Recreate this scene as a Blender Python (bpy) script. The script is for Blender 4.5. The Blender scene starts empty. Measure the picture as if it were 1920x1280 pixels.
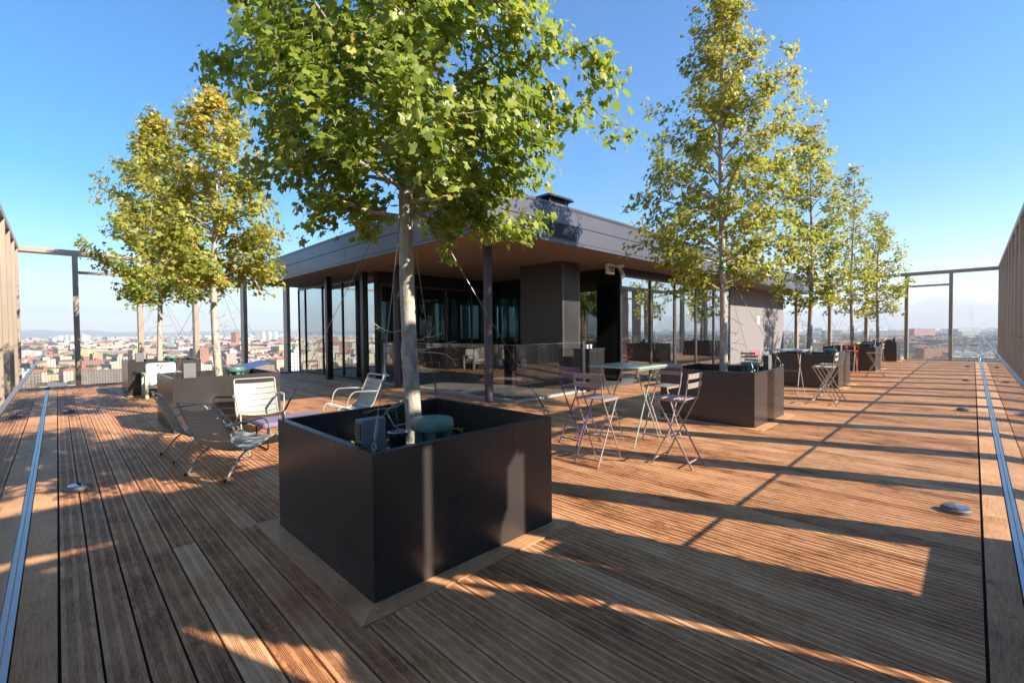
import bpy, math, random
import numpy as np
from mathutils import Vector, Matrix
R = math.radians
PI = math.pi
C = bpy.context.scene.collection
sc = bpy.context.scene

# ------------------------------------------------------------------ camera
EYE = 1.55
yaw, pitch, roll = R(45.2), R(-1.30), R(-0.57)
fw = Vector((math.cos(yaw)*math.cos(pitch), math.sin(yaw)*math.cos(pitch), math.sin(pitch)))
rt0 = Vector((math.sin(yaw), -math.cos(yaw), 0))
up0 = rt0.cross(fw)
rt = (rt0*math.cos(roll) + up0*math.sin(roll)).normalized()
up = rt.cross(fw).normalized()
cd = bpy.data.cameras.new('camera'); cam = bpy.data.objects.new('camera', cd); C.objects.link(cam)
m = Matrix((rt, up, -fw)).transposed().to_4x4(); m.translation = Vector((0, 0, EYE))
cam.matrix_world = m
cd.sensor_width = 36; cd.lens = 36*859/1920
cd.clip_start = 0.02; cd.clip_end = 80000
sc.camera = cam
F = 859.0
def project(x, y, z):
    """pixel in the 1920 x 1280 photograph; used only to pick and describe the far houses"""
    v = Vector((x, y, z-EYE)); d = v.dot(fw)
    if d <= 0: return None
    return 960+F*v.dot(rt)/d, 640-F*v.dot(up)/d

# ------------------------------------------------------------------ world, sun, exposure
SUN_AZ, SUN_EL = R(-68.7), R(32.0)
sdir = Vector((math.cos(SUN_AZ)*math.cos(SUN_EL), math.sin(SUN_AZ)*math.cos(SUN_EL), math.sin(SUN_EL)))
w = bpy.data.worlds.new('World'); sc.world = w; w.use_nodes = True
nt = w.node_tree; nt.nodes.clear()
sky = nt.nodes.new('ShaderNodeTexSky'); sky.sky_type = 'NISHITA'; sky.sun_disc = False
sky.sun_elevation = SUN_EL; sky.sun_rotation = PI/2-SUN_AZ
sky.altitude = 900; sky.air_density = 1.25; sky.dust_density = 0.1; sky.ozone_density = 3.0
bg = nt.nodes.new('ShaderNodeBackground'); bg.inputs[1].default_value = 0.081
wo = nt.nodes.new('ShaderNodeOutputWorld')
hs = nt.nodes.new('ShaderNodeHueSaturation'); hs.inputs['Saturation'].default_value = 1.62
nt.links.new(sky.outputs[0], hs.inputs['Color']); tn = nt.nodes.new('ShaderNodeMix'); tn.data_type = 'RGBA'; tn.blend_type = 'MULTIPLY'; tn.inputs[0].default_value = 1; tn.inputs[7].default_value = (.86, .945, 1.01, 1)
nt.links.new(hs.outputs[0], tn.inputs[6])
# faint stretched cloud veils low over the horizon
tc = nt.nodes.new('ShaderNodeTexCoord'); mp = nt.nodes.new('ShaderNodeMapping'); mp.inputs['Scale'].default_value = (2.2, 2.2, 16)
nz_ = nt.nodes.new('ShaderNodeTexNoise'); nz_.inputs['Scale'].default_value = 2.4; nz_.inputs['Detail'].default_value = 6; nz_.inputs['Roughness'].default_value = .6
nt.links.new(tc.outputs['Generated'], mp.inputs[0]); nt.links.new(mp.outputs[0], nz_.inputs['Vector'])
sx = nt.nodes.new('ShaderNodeSeparateXYZ'); nt.links.new(tc.outputs['Generated'], sx.inputs[0])
def wm(op, a, b, clamp=False):
    x = nt.nodes.new('ShaderNodeMath'); x.operation = op; x.use_clamp = clamp
    for i, v in enumerate((a, b)):
        if isinstance(v, (int, float)): x.inputs[i].default_value = v
        else: nt.links.new(v, x.inputs[i])
    return x.outputs[0]
el_ = wm('SUBTRACT', 1., wm('MULTIPLY', wm('ABSOLUTE', sx.outputs[2], 0), 7.), True)
cl_ = wm('MULTIPLY', wm('MULTIPLY', wm('SUBTRACT', nz_.outputs[0], .44, True), 4., True), wm('MULTIPLY', el_, .55))
cm = nt.nodes.new('ShaderNodeMix'); cm.data_type = 'RGBA'; cm.inputs[7].default_value = (9.5, 9.8, 10.5, 1)
nt.links.new(cl_, cm.inputs[0]); nt.links.new(tn.outputs[2], cm.inputs[6]); nt.links.new(cm.outputs[2], bg.inputs[0]); nt.links.new(bg.outputs[0], wo.inputs[0])
ld = bpy.data.lights.new('sun', 'SUN'); ld.energy = 4.7; ld.angle = R(0.53); ld.color = (1.0, 0.91, 0.78)
lo = bpy.data.objects.new('sun', ld); C.objects.link(lo)
lo.rotation_euler = sdir.to_track_quat('Z', 'Y').to_euler()
sc.view_settings.view_transform = 'Standard'; sc.view_settings.look = 'None'
sc.view_settings.exposure = 1.56; sc.view_settings.gamma = 1.0
sc.render.engine = 'CYCLES'
cy = sc.cycles
cy.use_denoising = True
try: cy.denoiser = 'OPENIMAGEDENOISE'
except Exception: pass
cy.max_bounces = 8; cy.diffuse_bounces = 3; cy.glossy_bounces = 5; cy.transmission_bounces = 4
cy.transparent_max_bounces = 32; cy.volume_bounces = 0; cy.caustics_reflective = False; cy.caustics_refractive = False
cy.sample_clamp_indirect = 6.0

# ------------------------------------------------------------------ materials
class NT:
    def __init__(s, name):
        s.m = bpy.data.materials.new(name); s.m.use_nodes = True
        s.t = s.m.node_tree; s.t.nodes.clear(); s.out = s.n('ShaderNodeOutputMaterial')
    def n(s, t, **k):
        x = s.t.nodes.new(t)
        for a, b in k.items(): setattr(x, a, b)
        return x
    def l(s, a, b): s.t.links.new(a, b)
    def math(s, op, a, b=None, c=None, clamp=False):
        x = s.n('ShaderNodeMath', operation=op, use_clamp=clamp)
        for i, v in enumerate((a, b, c)):
            if v is None: continue
            if isinstance(v, (int, float)): x.inputs[i].default_value = v
            else: s.l(v, x.inputs[i])
        return x.outputs[0]
    def mix(s, f, a, b, mode='MIX'):
        x = s.n('ShaderNodeMix', data_type='RGBA', blend_type=mode)
        for v, i in ((f, 0), (a, 6), (b, 7)):
            if isinstance(v, (int, float)): x.inputs[i].default_value = v
            elif isinstance(v, (tuple, list)): x.inputs[i].default_value = (*v[:3], 1)
            else: s.l(v, x.inputs[i])
        return x.outputs[2]
    def coord(s, scale=(1, 1, 1), kind='Object'):
        tc = s.n('ShaderNodeTexCoord'); mp = s.n('ShaderNodeMapping'); mp.inputs['Scale'].default_value = scale
        s.l(tc.outputs[kind], mp.inputs[0]); return mp.outputs[0]
    def noise(s, vec, scale, detail=3, rough=.55, dist=0):
        x = s.n('ShaderNodeTexNoise'); x.inputs['Scale'].default_value = scale; x.inputs['Detail'].default_value = detail
        x.inputs['Roughness'].default_value = rough; x.inputs['Distortion'].default_value = dist
        if vec is not None: s.l(vec, x.inputs['Vector'])
        return x.outputs[0]
    def ramp(s, f, stops):
        x = s.n('ShaderNodeValToRGB'); e = x.color_ramp.elements
        while len(e) < len(stops): e.new(.5)
        for i, (p, c) in enumerate(stops): e[i].position = p; e[i].color = (*c, 1)
        s.l(f, x.inputs[0]); return x.outputs[0]
    def bump(s, h, strength=.3, dist=.01):
        x = s.n('ShaderNodeBump'); x.inputs['Strength'].default_value = strength; x.inputs['Distance'].default_value = dist
        s.l(h, x.inputs['Height']); return x.outputs[0]
    def bsdf(s, col, rough=.5, metal=0., normal=None, spec=.5, **k):
        b = s.n('ShaderNodeBsdfPrincipled')
        for v, i in ((col, 'Base Color'), (rough, 'Roughness'), (metal, 'Metallic'), (spec, 'Specular IOR Level')):
            if isinstance(v, (int, float)): b.inputs[i].default_value = v
            elif isinstance(v, (tuple, list)): b.inputs[i].default_value = (*v[:3], 1)
            else: s.l(v, b.inputs[i])
        if normal is not None: s.l(normal, b.inputs['Normal'])
        return b.outputs[0]
    def done(s, sh): s.l(sh, s.out.inputs[0]); return s.m

def paint(name, col, rough=.45, metal=0., var=.12, sc_=3., spec=.5, bump=.0, fine=90.):
    """painted or bare surface with slight cloudy wear and uneven gloss"""
    t = NT(name); co = t.coord()
    a = t.noise(co, sc_, 4); b = t.noise(co, fine, 2)
    f = t.math('ADD', t.math('MULTIPLY', a, .7), t.math('MULTIPLY', b, .3))
    lo_ = tuple(c*(1-var) for c in col); hi = tuple(min(1, c*(1+var)) for c in col)
    c = t.ramp(f, [(.3, lo_), (.7, hi)])
    r = t.math('ADD', t.math('MULTIPLY', a, .16), rough-.08)
    n = t.bump(b, bump, .002) if bump else None
    return t.done(t.bsdf(c, r, metal, n, spec))

M = {}
def wood(name, ramp_, lum=1.0, axis='Y', spec=.35, grey=.9):
    t = NT(name)
    at = t.n('ShaderNodeAttribute', attribute_name='rnd')
    tc = t.n('ShaderNodeTexCoord')
    off = t.n('ShaderNodeCombineXYZ')
    t.l(t.math('MULTIPLY', at.outputs['Fac'], 37.), off.inputs[0]); t.l(t.math('MULTIPLY', at.outputs['Fac'], 91.), off.inputs[1])
    add = t.n('ShaderNodeVectorMath', operation='ADD'); t.l(tc.outputs['Object'], add.inputs[0]); t.l(off.outputs[0], add.inputs[1])
    mp = t.n('ShaderNodeMapping'); mp.inputs['Scale'].default_value = (1, .06, 1) if axis == 'Y' else (.06, 1, 1)
    t.l(add.outputs[0], mp.inputs[0])
    grain = t.noise(mp.outputs[0], 95, 5, .62, .4)
    mp2 = t.n('ShaderNodeMapping'); mp2.inputs['Scale'].default_value = (1, .13, 1) if axis == 'Y' else (.13, 1, 1)
    t.l(add.outputs[0], mp2.inputs[0])
    swirl = t.noise(mp2.outputs[0], 14, 3, .5, 1.6)
    ring = t.math('ABSOLUTE', t.math('SUBTRACT', t.math('FRACT', t.math('MULTIPLY', swirl, 9.)), .5))
    mp3 = t.n('ShaderNodeMapping'); mp3.inputs['Scale'].default_value = (1, .55, 1) if axis == 'Y' else (.55, 1, 1)
    t.l(add.outputs[0], mp3.inputs[0])
    vo = t.n('ShaderNodeTexVoronoi'); vo.inputs['Scale'].default_value = 4.2; t.l(mp3.outputs[0], vo.inputs['Vector'])
    knot = t.math('SUBTRACT', 1., t.math('MULTIPLY', vo.outputs['Distance'], 10.5, clamp=True), clamp=True)
    patch = t.noise(add.outputs[0], 2.3, 4, .6)
    f = t.math('ADD', t.math('MULTIPLY', grain, .55), t.math('MULTIPLY', ring, .30))
    f = t.math('ADD', f, t.math('MULTIPLY', t.math('SUBTRACT', patch, .5), .65))
    f = t.math('ADD', f, t.math('MULTIPLY', t.math('SUBTRACT', at.outputs['Fac'], .5), .22))
    col = t.ramp(f, ramp_)
    hue = t.math('FRACT', t.math('MULTIPLY', at.outputs['Fac'], 7.31))
    col = t.mix(t.math('MULTIPLY', hue, .45), col, (.80, .60, .46), 'MULTIPLY')
    col = t.mix(t.math('MULTIPLY', knot, .8), col, (.045, .022, .014))
    # grey weathered blotches and pale drips
    bl = t.noise(t.coord(), .55, 5, .6)
    col = t.mix(t.math('MULTIPLY', t.math('SUBTRACT', bl, .48, clamp=True), grey, clamp=True), col, (.30*lum, .165*lum, .10*lum))
    rough = t.math('ADD', t.math('MULTIPLY', grain, .28), .40)
    n = t.bump(t.math('ADD', grain, t.math('MULTIPLY', ring, .5)), .35, .0015)
    return t.done(t.bsdf(col, rough, 0, n, spec))
M['deck'] = wood('deck_wood', [(.12, (.19, .070, .028)), (.32, (.53, .262, .116)), (.58, (.75, .45, .235))])
M['border'] = wood('border_wood', [(.12, (.26, .115, .045)), (.32, (.54, .275, .125)), (.60, (.70, .43, .24))], 1.5, 'Y', .3, .5)
M['border_x'] = wood('border_wood_across', [(.12, (.26, .115, .045)), (.32, (.54, .275, .125)), (.60, (.70, .43, .24))], 1.5, 'X', .3, .5)
M['under'] = paint('deck_base_black', (.012, .010, .009), .9)  # near-black base under the boards, showing through their gaps
M['bronze'] = paint('bronze_metal', (.036, .033, .035), .4, .3, .18, 1.6, .5)
M['planter'] = paint('planter_metal', (.050, .043, .041), .28, .3, .10, 1.2, .6)
M['planter_rim'] = paint('planter_rim', (.060, .052, .050), .28, .6, .1)
M['fin'] = paint('champagne_fin_metal', (.34, .265, .20), .42, .25, .12, .8)
M['fascia'] = paint('grey_fascia_metal', (.092, .090, .108), .36, .25, .07, .7)
M['coping'] = paint('dark_coping', (.035, .032, .034), .4, .4)
M['soffit'] = paint('soffit_plaster', (.20, .15, .12), .8, 0, .06, .9)
M['wall'] = paint('plaster_wall', (.205, .188, .19), .8, 0, .05, 1.3, .3, .15)
M['dark'] = paint('dark_frame_metal', (.018, .018, .019), .35, .3)
M['mullion'] = paint('mullion_metal', (.12, .105, .10), .35, .5)
M['column'] = paint('column_paint', (.045, .038, .050), .45, .1)
M['steel'] = paint('brushed_steel', (.30, .33, .37), .3, 1., .1, 6.)
M['wire'] = paint('galvanised_wire', (.22, .21, .20), .35, .8)
M['concrete'] = paint('pale_concrete', (.36, .345, .32), .75, 0, .1, 5, .3, .2)
M['floor_in'] = paint('indoor_floor', (.10, .095, .09), .3, 0, .1, 2)
M['ceiling_in'] = paint('indoor_ceiling', (.13, .13, .13), .8)
M['grey_int'] = paint('indoor_dark_wall', (.09, .10, .10), .6)
M['chair_grey'] = paint('grey_green_powder_coat', (.30, .31, .265), .42, 0, .06, 8)
M['stool_mauve'] = paint('mauve_powder_coat', (.31, .25, .235), .42, 0, .08, 8)
M['stool_purple'] = paint('purple_powder_coat', (.085, .068, .17), .42, 0, .08, 8)
M['stool_sage'] = paint('sage_powder_coat', (.38, .39, .30), .42, 0, .08, 8)
M['stool_grey'] = paint('warm_grey_powder_coat', (.40, .37, .31), .42, 0, .08, 8)
M['stool_red'] = paint('red_powder_coat', (.72, .10, .03), .4, 0, .08, 8)
M['table_green'] = paint('pale_green_table_paint', (.33, .40, .30), .26, 0, .08, 6)
M['table_blue'] = paint('blue_grey_table_paint', (.30, .31, .40), .26, 0, .08, 6)
M['table_yel'] = paint('lime_table_paint', (.45, .50, .20), .3, 0, .08, 6)
M['table_orange'] = paint('orange_table_paint', (.75, .30, .06), .3, 0, .08, 6)
M['purple'] = paint('purple_fabric_paint', (.20, .15, .24), .6, 0, .1, 10, .3, .3)
M['orange'] = paint('orange_fabric', (.85, .24, .03), .6, 0, .1, 6, .3, .2)
M['cushion'] = paint('white_cushion_fabric', (.62, .61, .59), .85, 0, .05, 6, .2, .4)
M['frame_green'] = paint('pale_green_bench_frame', (.45, .50, .36), .45, 0, .06, 6)
M['box_grey'] = paint('grey_speaker_case', (.14, .14, .15), .5, 0, .1, 8)
M['black'] = paint('black_plastic', (.015, .015, .016), .4)
M['teal'] = paint('green_speaker_plastic', (.08, .17, .13), .42, 0, .12, 8)
M['soil'] = paint('planter_soil', (.035, .024, .017), .95, 0, .5, 14, .2, .8, 60)
M['bark'] = None
M['strap'] = paint('green_strap', (.01, .22, .10), .5)
M['blue'] = paint('blue_plastic_lid', (.05, .085, .20), .4)
M['white'] = paint('white_plastic', (.78, .78, .76), .4, 0, .04)
M['red_soft'] = paint('faded_red_paint', (.5, .10, .08), .45)
M['brown'] = paint('brown_slat_wood', (.20, .12, .07), .5, 0, .2, 20)
M['pictogram'] = paint('dark_green_pictogram', (.01, .05, .035), .4)
M['ledge'] = paint('zinc_ledge', (.16, .15, .14), .5, .3)
M['tower'] = paint('tower_cladding', (.25, .21, .17), .6, .1)

def glass(name, tint, f0, rough=0.0, gcol=(1, 1, 1), wob=0.0):
    """clear pane: tinted see-through plus a mirror layer whose strength follows the viewing angle (Schlick)"""
    t = NT(name)
    g = t.n('ShaderNodeNewGeometry')
    d = t.n('ShaderNodeVectorMath', operation='DOT_PRODUCT'); t.l(g.outputs['Normal'], d.inputs[0]); t.l(g.outputs['Incoming'], d.inputs[1])
    c = t.math('SUBTRACT', 1., t.math('ABSOLUTE', d.outputs['Value']), clamp=True)
    fr = t.math('ADD', t.math('MULTIPLY', t.math('POWER', c, 5.), 1-f0), f0, clamp=True)
    tr = t.n('ShaderNodeBsdfTransparent'); tr.inputs[0].default_value = (*tint, 1)
    gl = t.n('ShaderNodeBsdfGlossy'); gl.inputs['Color'].default_value = (*gcol, 1); gl.inputs['Roughness'].default_value = rough
    if wob:
        t.l(t.bump(t.noise(t.coord(), .9, 2), wob, .01), gl.inputs['Normal'])
    mx = t.n('ShaderNodeMixShader'); t.l(fr, mx.inputs[0]); t.l(tr.outputs[0], mx.inputs[1]); t.l(gl.outputs[0], mx.inputs[2])
    return t.done(mx.outputs[0])
M['rail_glass'] = glass('balustrade_glass', (.98, .99, .985), .06, wob=.05)
M['facade_glass'] = glass('facade_glass', (.50, .60, .62), .48, gcol=(.93, .97, 1.), wob=.12)
M['porch_glass'] = glass('porch_glass', (.55, .68, .68), .10, wob=.1)

def bark():
    t = NT('grey_bark'); co = t.coord((1, 1, .35)); a = t.noise(co, 26, 5, .65, .6); b = t.noise(t.coord(), 3.2, 3)
    vo = t.n('ShaderNodeTexVoronoi'); vo.inputs['Scale'].default_value = 34; t.l(t.coord((1, 1, .8)), vo.inputs['Vector'])
    c = t.ramp(a, [(.25, (.15, .12, .09)), (.5, (.40, .34, .28)), (.75, (.58, .51, .44))])
    lich = t.math('MULTIPLY', t.math('SUBTRACT', b, .57, clamp=True), 9., clamp=True)
    c = t.mix(t.math('MULTIPLY', lich, .55), c, (.34, .36, .10))
    return t.done(t.bsdf(c, .85, 0, t.bump(t.math('ADD', a, t.math('MULTIPLY', vo.outputs['Distance'], .5)), .7, .006), .2))
M['bark'] = bark()

def leaf(name, stops, trans=(.55, .62, .10)):
    t = NT(name); at = t.n('ShaderNodeAttribute', attribute_name='rnd')
    c = t.ramp(at.outputs['Fac'], stops)
    n = t.noise(t.coord(), 55, 2)
    c = t.mix(t.math('MULTIPLY', n, .18), c, (.07, .10, .016))
    b = t.bsdf(c, .42, 0, None, .45)
    tl = t.n('ShaderNodeBsdfTranslucent')
    t.l(t.mix(.55, c, trans, 'MIX'), tl.inputs[0])
    mx = t.n('ShaderNodeMixShader'); mx.inputs[0].default_value = .48
    t.l(b, mx.inputs[1]); t.l(tl.outputs[0], mx.inputs[2]); return t.done(mx.outputs[0])
M['leaf_green'] = leaf('maple_leaf_green', [(0, (.15, .21, .035)), (.4, (.31, .37, .055)), (.8, (.50, .50, .09)), (1, (.66, .44, .10))], (.40, .50, .04))
M['leaf_mid'] = leaf('maple_leaf_turning', [(0, (.16, .21, .033)), (.4, (.38, .40, .062)), (.75, (.45, .40, .07)), (1, (.56, .30, .12))], (.55, .50, .06))
M['leaf_yellow'] = leaf('maple_leaf_yellow', [(0, (.14, .21, .03)), (.35, (.36, .38, .055)), (.75, (.60, .47, .07)), (1, (.68, .38, .09))], (.62, .52, .06))

# ------------------------------------------------------------------ mesh helpers
class MB:
    def __init__(s): s.v = []; s.f = []; s.r = []
    def add(s, vs, fs, r=0.):
        o = len(s.v); s.v += [tuple(v) for v in vs]; s.f += [tuple(i+o for i in f) for f in fs]; s.r += [r]*len(fs)
    def box(s, x0, y0, z0, x1, y1, z1, r=0.):
        s.add([(x0, y0, z0), (x1, y0, z0), (x1, y1, z0), (x0, y1, z0), (x0, y0, z1), (x1, y0, z1), (x1, y1, z1), (x0, y1, z1)],
              [(0, 3, 2, 1), (4, 5, 6, 7), (0, 1, 5, 4), (1, 2, 6, 5), (2, 3, 7, 6), (3, 0, 4, 7)], r); return s
    def cbox(s, x0, y0, z0, x1, y1, z1, c=.004, r=0.):
        """box with chamfered edges"""
        vs = []; idx = {}
        for i, (x, sx) in enumerate(((x0, 1), (x1, -1))):
            for j, (y, sy) in enumerate(((y0, 1), (y1, -1))):
                for k, (z, sz) in enumerate(((z0, 1), (z1, -1))):
                    for a, p in enumerate(((x, y+sy*c, z+sz*c), (x+sx*c, y, z+sz*c), (x+sx*c, y+sy*c, z))):
                        idx[(i, j, k, a)] = len(vs); vs.append(p)
        fs = []
        for i in (0, 1):
            fs.append([idx[(i, *q, 0)] for q in ((0, 0), (1, 0), (1, 1), (0, 1))])
            fs.append([idx[(q[0], i, q[1], 1)] for q in ((0, 0), (1, 0), (1, 1), (0, 1))])
            fs.append([idx[(q[0], q[1], i, 2)] for q in ((0, 0), (1, 0), (1, 1), (0, 1))])
        for p in (0, 1):
            for q in (0, 1):
                fs.append([idx[(p, q, 0, 0)], idx[(p, q, 1, 0)], idx[(p, q, 1, 1)], idx[(p, q, 0, 1)]])
                fs.append([idx[(p, 0, q, 0)], idx[(p, 1, q, 0)], idx[(p, 1, q, 2)], idx[(p, 0, q, 2)]])
                fs.append([idx[(0, p, q, 1)], idx[(1, p, q, 1)], idx[(1, p, q, 2)], idx[(0, p, q, 2)]])
        for i in (0, 1):
            for j in (0, 1):
                for k in (0, 1): fs.append([idx[(i, j, k, a)] for a in (0, 1, 2)])
        s.add(vs, fs, r); return s
    def tube(s, pts, rad, n=8, r=0., cap=True):
        pts = [Vector(p) for p in pts]; N = len(pts)
        rr = rad if isinstance(rad, (list, tuple)) else [rad]*N
        prev = None; vs = []
        for i in range(N):
            t = (pts[min(i+1, N-1)]-pts[max(i-1, 0)])
            t = t.normalized() if t.length > 1e-9 else Vector((0, 0, 1))
            if prev is None:
                a = Vector((0, 0, 1)) if abs(t.z) < .9 else Vector((1, 0, 0)); u = t.cross(a).normalized()
            else:
                u = (prev-t*prev.dot(t)); u = u.normalized() if u.length > 1e-6 else t.orthogonal().normalized()
            prev = u; w_ = t.cross(u)
            for k in range(n):
                a = 2*PI*k/n; vs.append(pts[i]+(u*math.cos(a)+w_*math.sin(a))*rr[i])
        fs = [(i*n+k, i*n+(k+1) % n, (i+1)*n+(k+1) % n, (i+1)*n+k) for i in range(N-1) for k in range(n)]
        if cap: fs += [tuple(range(n-1, -1, -1)), tuple(range((N-1)*n, N*n))]
        s.add(vs, fs, r); return s
    def bar(s, a, b, w_, t_, side=(0, 0, 1), r=0.):
        """flat bar from a to b: width w_ along side, thickness t_"""
        a = Vector(a); b = Vector(b); d = (b-a).normalized(); sd = Vector(side); sd = (sd-d*sd.dot(d)).normalized(); n_ = d.cross(sd)
        vs = [p+sd*(w_/2*i)+n_*(t_/2*j) for p in (a, b) for i, j in ((-1, -1), (1, -1), (1, 1), (-1, 1))]
        s.add(vs, [(3, 2, 1, 0), (4, 5, 6, 7), (0, 1, 5, 4), (1, 2, 6, 5), (2, 3, 7, 6), (3, 0, 4, 7)], r); return s
    def lathe(s, prof, n=24, c=(0, 0, 0), r=0.):
        vs = [(c[0]+q*math.cos(2*PI*k/n), c[1]+q*math.sin(2*PI*k/n), c[2]+z) for q, z in prof for k in range(n)]
        N = len(prof)
        fs = [(i*n+k, i*n+(k+1) % n, (i+1)*n+(k+1) % n, (i+1)*n+k) for i in range(N-1) for k in range(n)]
        fs += [tuple(range(n-1, -1, -1)), tuple(range((N-1)*n, N*n))]
        s.add(vs, fs, r); return s
    def sheet(s, rows, th, r=0.):
        """thin curved panel: rows of points, thickened along its normal"""
        rows = [[Vector(p) for p in q] for q in rows]; nr, nc = len(rows), len(rows[0]); top = []; bot = []
        for i in range(nr):
            for j in range(nc):
                a = rows[min(i+1, nr-1)][j]-rows[max(i-1, 0)][j]; b = rows[i][min(j+1, nc-1)]-rows[i][max(j-1, 0)]
                n_ = a.cross(b).normalized()*th/2; top.append(rows[i][j]+n_); bot.append(rows[i][j]-n_)
        K = nr*nc; fs = []
        for i in range(nr-1):
            for j in range(nc-1):
                q = (i*nc+j, i*nc+j+1, (i+1)*nc+j+1, (i+1)*nc+j); fs.append(q); fs.append(tuple(K+x for x in reversed(q)))
        for i in range(nr-1):
            for j in (0, nc-1): fs.append((i*nc+j, (i+1)*nc+j, K+(i+1)*nc+j, K+i*nc+j))
        for j in range(nc-1):
            for i in (0, nr-1): fs.append((i*nc+j, i*nc+j+1, K+i*nc+j+1, K+i*nc+j))
        s.add(top+bot, fs, r); return s
    def mesh(s, name, mat, smooth=False):
        me = bpy.data.meshes.new(name); me.from_pydata(s.v, [], s.f)
        if isinstance(mat, str): mat = M[mat]
        me.materials.append(mat)
        if any(s.r):
            a = me.attributes.new('rnd', 'FLOAT', 'FACE'); a.data.foreach_set('value', s.r)
        if smooth:
            me.polygons.foreach_set('use_smooth', [True]*len(me.polygons))
            try: me.set_sharp_from_angle(angle=R(40))
            except Exception: pass
        me.update(); return me
    def build(s, name, mat, parent=None, smooth=False, loc=None, rot=None):
        o = bpy.data.objects.new(name, s.mesh(name, mat, smooth)); C.objects.link(o)
        if parent is not None: o.parent = parent
        if loc is not None: o.location = loc
        if rot is not None: o.rotation_euler = rot
        return o

def tag(o, label=None, cat=None, group=None, kind=None):
    if label: o['label'] = label
    if cat: o['category'] = cat
    if group: o['group'] = group
    if kind: o['kind'] = kind
    return o
def thing(name, label, cat, loc=(0, 0, 0), rz=0., group=None):
    o = bpy.data.objects.new(name, None); C.objects.link(o); o.location = loc; o.rotation_euler = (0, 0, rz)
    o.empty_display_size = .2
    return tag(o, label, cat, group)
def copy_tree(o, parent=None):
    c = o.copy(); C.objects.link(c); c.parent = parent
    for ch in list(o.children): copy_tree(ch, c)
    return c
def place(o, loc, rz, label, used=[]):
    if o.name in used: o = copy_tree(o)
    else: used.append(o.name)
    o.location = loc; o.rotation_euler = (0, 0, rz); o['label'] = label
    return o
def rounded(pts, rad, n=5):
    """polyline with its corners rounded"""
    pts = [Vector(p) for p in pts]; out = [pts[0]]
    for i in range(1, len(pts)-1):
        a = pts[i-1]-pts[i]; b = pts[i+1]-pts[i]; q = min(rad, a.length*.45, b.length*.45)
        p0 = pts[i]+a.normalized()*q; p2 = pts[i]+b.normalized()*q
        for k in range(n+1):
            t = k/n; out.append(p0*(1-t)**2+pts[i]*2*t*(1-t)+p2*t*t)
    out.append(pts[-1]); return out

# ------------------------------------------------------------------ the deck
rng = random.Random(7)
GX, GY = -0.23, -0.25            # planes of the two glass balustrades beside the camera
DX1, DY1 = 28.9, 18.6            # far ends of the deck
PIV_X, PIV_Y = 7.02, 6.98        # corner of the raised porch floor
BW = 0.1455
def board_profile(w_, grooved=True):
    pts = [(0, -.022), (0, -.002), (.002, 0)]
    if grooved:
        for c in (w_*.29, w_*.71):
            for k in range(-2, 3):
                x = c+k*.0075; pts += [(x-.0025, 0), (x-.0014, -.0036), (x+.0014, -.0036), (x+.0025, 0)]
    pts += [(w_-.002, 0), (w_, -.002), (w_, -.022)]
    return pts
def add_board(mb, x, w_, y0, y1, along='Y', z=0., grooved=True, r=None):
    prof = board_profile(w_, grooved); n = len(prof); r = rng.uniform(.02, 1) if r is None else r
    P = (lambda a, b, c: (a, b, c)) if along == 'Y' else (lambda a, b, c: (b, a, c))
    vs = [P(x+p, y0, z+q) for p, q in prof]+[P(x+p, y1, z+q) for p, q in prof]
    fs = [(i, n+i, n+i+1, i+1) for i in range(n-1)]+[tuple(range(n)), tuple(range(2*n-1, n-1, -1))]
    if along == 'Y': fs = [tuple(reversed(f)) for f in fs]
    mb.add(vs, fs, r)
deck = MB(); x = -.02; i = 0
while x < DX1-.1:
    yend = DY1-.05 if x < PIV_X-BW else PIV_Y-.12
    joints = [4.08, 8.2, 12.4, 16.4] if x < 1.3 else [4.08+rng.choice((0, 0, .6, -.6))] + [8.2+rng.choice((-1.1, 0, .9)), 12.4+rng.choice((-1, 0, 1)), 16.4]
    ys = [-.055]+[j for j in joints if j < yend-.3]+[yend]
    for a, b in zip(ys, ys[1:]): add_board(deck, x, BW-.010, a+.0015, b-.0015)
    x += BW; i += 1
tag(deck.build('deck', 'deck'), kind='structure')
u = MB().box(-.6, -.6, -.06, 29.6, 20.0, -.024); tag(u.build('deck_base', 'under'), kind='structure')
# pale border boards that run beside the glass channels (inside and outside), and along the far ends
bd = MB()
def border(mb, a0, a1, p, w_, along):
    a = a0
    while a < a1-.1:
        b = min(a+rng.choice((2.1, 2.4, 1.8)), a1); add_board(mb, p, w_, a+.0015, b-.0015, along, .001, False); a = b
border(bd, -.06, DY1-.05, -.191, .158, 'Y'); border(bd, GY, DY1-.05, -.435, .166, 'Y')
tag(bd.build('deck_border', 'border'), kind='structure')
bd = MB(); border(bd, -.03, DX1-.05, -.211, .143, 'X'); border(bd, -.15, DX1-.05, -.47, .181, 'X')
tag(bd.build('deck_border', 'border_x'), kind='structure')

sm = MB()
for i in range(0, 12):
    x0 = -.02+i*BW
    for yy in (4.08, 8.2):
        for dy in (-.03, .03):
            for dx in (.03, BW-.038): sm.lathe([(.0035, -.001), (.0035, .0006), (.0001, .0008)], 7, (x0+dx, yy+dy, 0))
for k in range(46):
    for dx in (.03, .105):
        for dy in (-.03, .03): sm.lathe([(.0035, .0), (.0035, .0018), (.0001, .002)], 7, (-.165+dx, .4*k+dy, 0))
        if k: sm.lathe([(.0035, .0), (.0035, .0018), (.0001, .002)], 7, (.4*k, -.20+dx, 0))
tag(sm.build('deck_screws', 'black'), kind='structure')

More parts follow.
